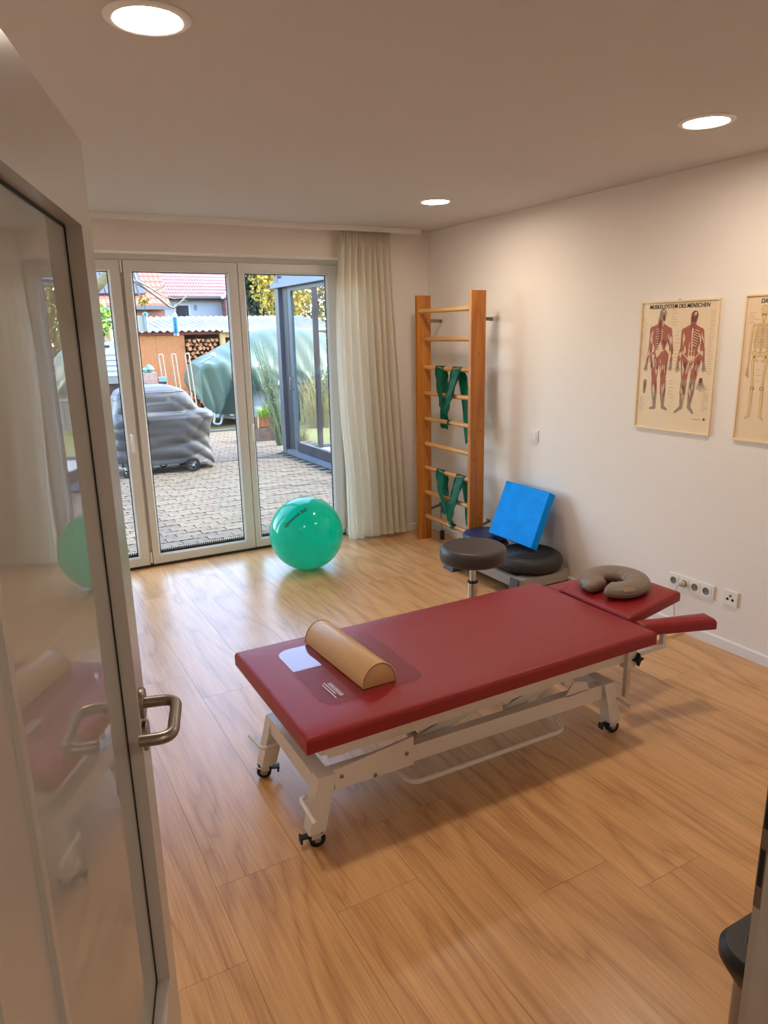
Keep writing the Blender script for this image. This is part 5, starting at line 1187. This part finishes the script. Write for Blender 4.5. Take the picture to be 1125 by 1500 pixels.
# ---- houses
tile_r = mat('red_roof_tile', (186, 136, 132), .7, var=.18, scale=30); tile_o = mat('orange_roof_tile', (206, 122, 98), .7, var=.15, scale=20)
wall_b = mat('white_house_wall', (214, 224, 236), .8); wall_r = mat('brick_house_wall', (176, 122, 108), .85, var=.15, scale=30); gut = mat('grey_gutter', (112, 112, 118), .5)
def tiled(name, m, par, x0, x1, y0, z0, slope, run, tw, tl):
    # each tile course steps over the one below; the tiles are waved across
    mb = MB(); nr = int(run/tl); nx = int((x1-x0)/tw)*4+1
    for r_ in range(nr):
        ya, yb = y0+tl*r_, y0+tl*(r_+1); za, zb = z0+slope*tl*r_, z0+slope*tl*(r_+1)
        k = len(mb.v)
        for i in range(nx):
            x = x0+(x1-x0)*i/(nx-1); w = .028*abs(math.sin(math.pi*(x-x0)/tw))
            mb.v += [Vector((x, ya, za+.0)), Vector((x, ya, za+.05+w)), Vector((x, yb, zb+.01+w))]
        for i in range(nx-1):
            a = k+3*i; mb.f += [(a, a+3, a+4, a+1), (a+1, a+4, a+5, a+2)]
    return stuff(mb.build(name, m, par, smooth=40))
h1 = thing('neighbour_house', (1.5, 25, -.06), 'house with dark solar panels on an orange tiled roof behind the shed', 'house')
part('house_wall', wall_r, h1, -4, 4.9, 22.25, 30, -.06, 2.62); part('gutter', gut, h1, -4, 5.03, 21.88, 22.02, 2.47, 2.58)
tiled('roof_tiles', tile_o, h1, 1.0, 5.03, 22.0, 2.58, .84, 5.5, .14, .20)
MB().hexa([(-4.2, 22.0, 2.5), (5.0, 22.0, 2.5), (5.0, 28.5, 7.96), (-4.2, 28.5, 7.96)], [(-4.2, 22.0, 2.56), (5.0, 22.0, 2.56), (5.0, 28.5, 8.02), (-4.2, 28.5, 8.02)]).build('roof_deck', mat('roof_deck', (120, 80, 66), .8), h1)
pan = mat('solar_panel', (92, 90, 102), .25, spec=.6)
for i in range(3):
    for j in range(3):
        xa = 4.38-1.1*(i+1)+.02; xb = xa+1.08; ya = 22.22+1.35*j; yb = ya+1.32; za = 2.58+.84*(ya-22)+.13; zb = 2.58+.84*(yb-22)+.13
        MB().hexa([(xa, ya, za), (xb, ya, za), (xb, yb, zb), (xa, yb, zb)], [(xa, ya-.02, za+.04), (xb, ya-.02, za+.04), (xb, yb-.02, zb+.04), (xa, yb-.02, zb+.04)]).build('solar_panel', pan, h1)
h2 = thing('neighbour_house', (7.9, 34, -.06), 'pale blue-white house with a dull red tiled roof and dark window', 'house')
part('house_wall', wall_b, h2, 5.2, 9.3, 30, 40, -.06, 3.25)
part('window_frame', mat('white_trim', (236, 240, 244), .5), h2, 6.98, 7.62, 29.96, 30.0, 2.44, 2.95); part('pane', mat('dark_house_pane', (66, 72, 80), .15), h2, 7.05, 7.55, 29.945, 29.96, 2.48, 2.90)
part('wall_vent', mat('vent_grey', (150, 158, 168), .6), h2, 7.80, 7.90, 29.97, 30.0, 2.72, 2.92)
tiled('roof_tiles', tile_r, h2, 4.9, 12.6, 29.7, 3.20, .80, 6, .12, .17)
part('eave_board', gut, h2, 5.0, 8.95, 29.62, 29.72, 3.16, 3.24)
MB().hexa([(4.9, 29.75, 3.1), (12.6, 29.75, 3.1), (12.6, 38.7, 10.26), (4.9, 38.7, 10.26)], [(4.9, 29.75, 3.16), (12.6, 29.75, 3.16), (12.6, 38.7, 10.32), (4.9, 38.7, 10.32)]).build('roof_deck', mat('roof_deck2', (120, 84, 80), .8), h2)
MB().prism([(8.8, 3.12), (9.9, 3.95), (9.9, 4.02), (8.75, 3.20)], -29.5, -29.3, M=Matrix.Rotation(math.radians(90), 4, 'X')).build('verge_board', mat('white_verge', (230, 234, 240), .5), h2)
MB().prism([(8.95, -.06), (11.4, -.06), (11.4, 3.0), (9.9, 3.9), (8.95, 3.18)], -30.0, -29.45, M=Matrix.Rotation(math.radians(90), 4, 'X')).build('gable_wall', mat('tile_hung_gable', (190, 150, 150), .85, rgb2=(150, 104, 104), scale=9), h2)
h3 = thing('neighbour_house', (12.6, 37, -.06), 'reddish house with white gutter behind the yellow blossoming bush', 'house')
part('house_wall', wall_r, h3, 10.9, 14.5, 35, 42, -.06, 3.35); part('gutter', mat('white_gutter', (226, 230, 234), .5), h3, 10.8, 14.6, 34.75, 34.88, 3.36, 3.48)
tiled('roof_tiles', mat('pink_roof_tile', (186, 124, 128), .7, var=.12, scale=20), h3, 10.8, 14.6, 34.8, 3.45, .8, 5, .22, .33)
MB().hexa([(10.8, 34.85, 3.35), (14.6, 34.85, 3.35), (14.6, 39.8, 7.31), (10.8, 39.8, 7.31)], [(10.8, 34.85, 3.42), (14.6, 34.85, 3.42), (14.6, 39.8, 7.38), (10.8, 39.8, 7.38)]).build('roof_deck', mat('roof_deck3', (120, 84, 80), .8), h3)
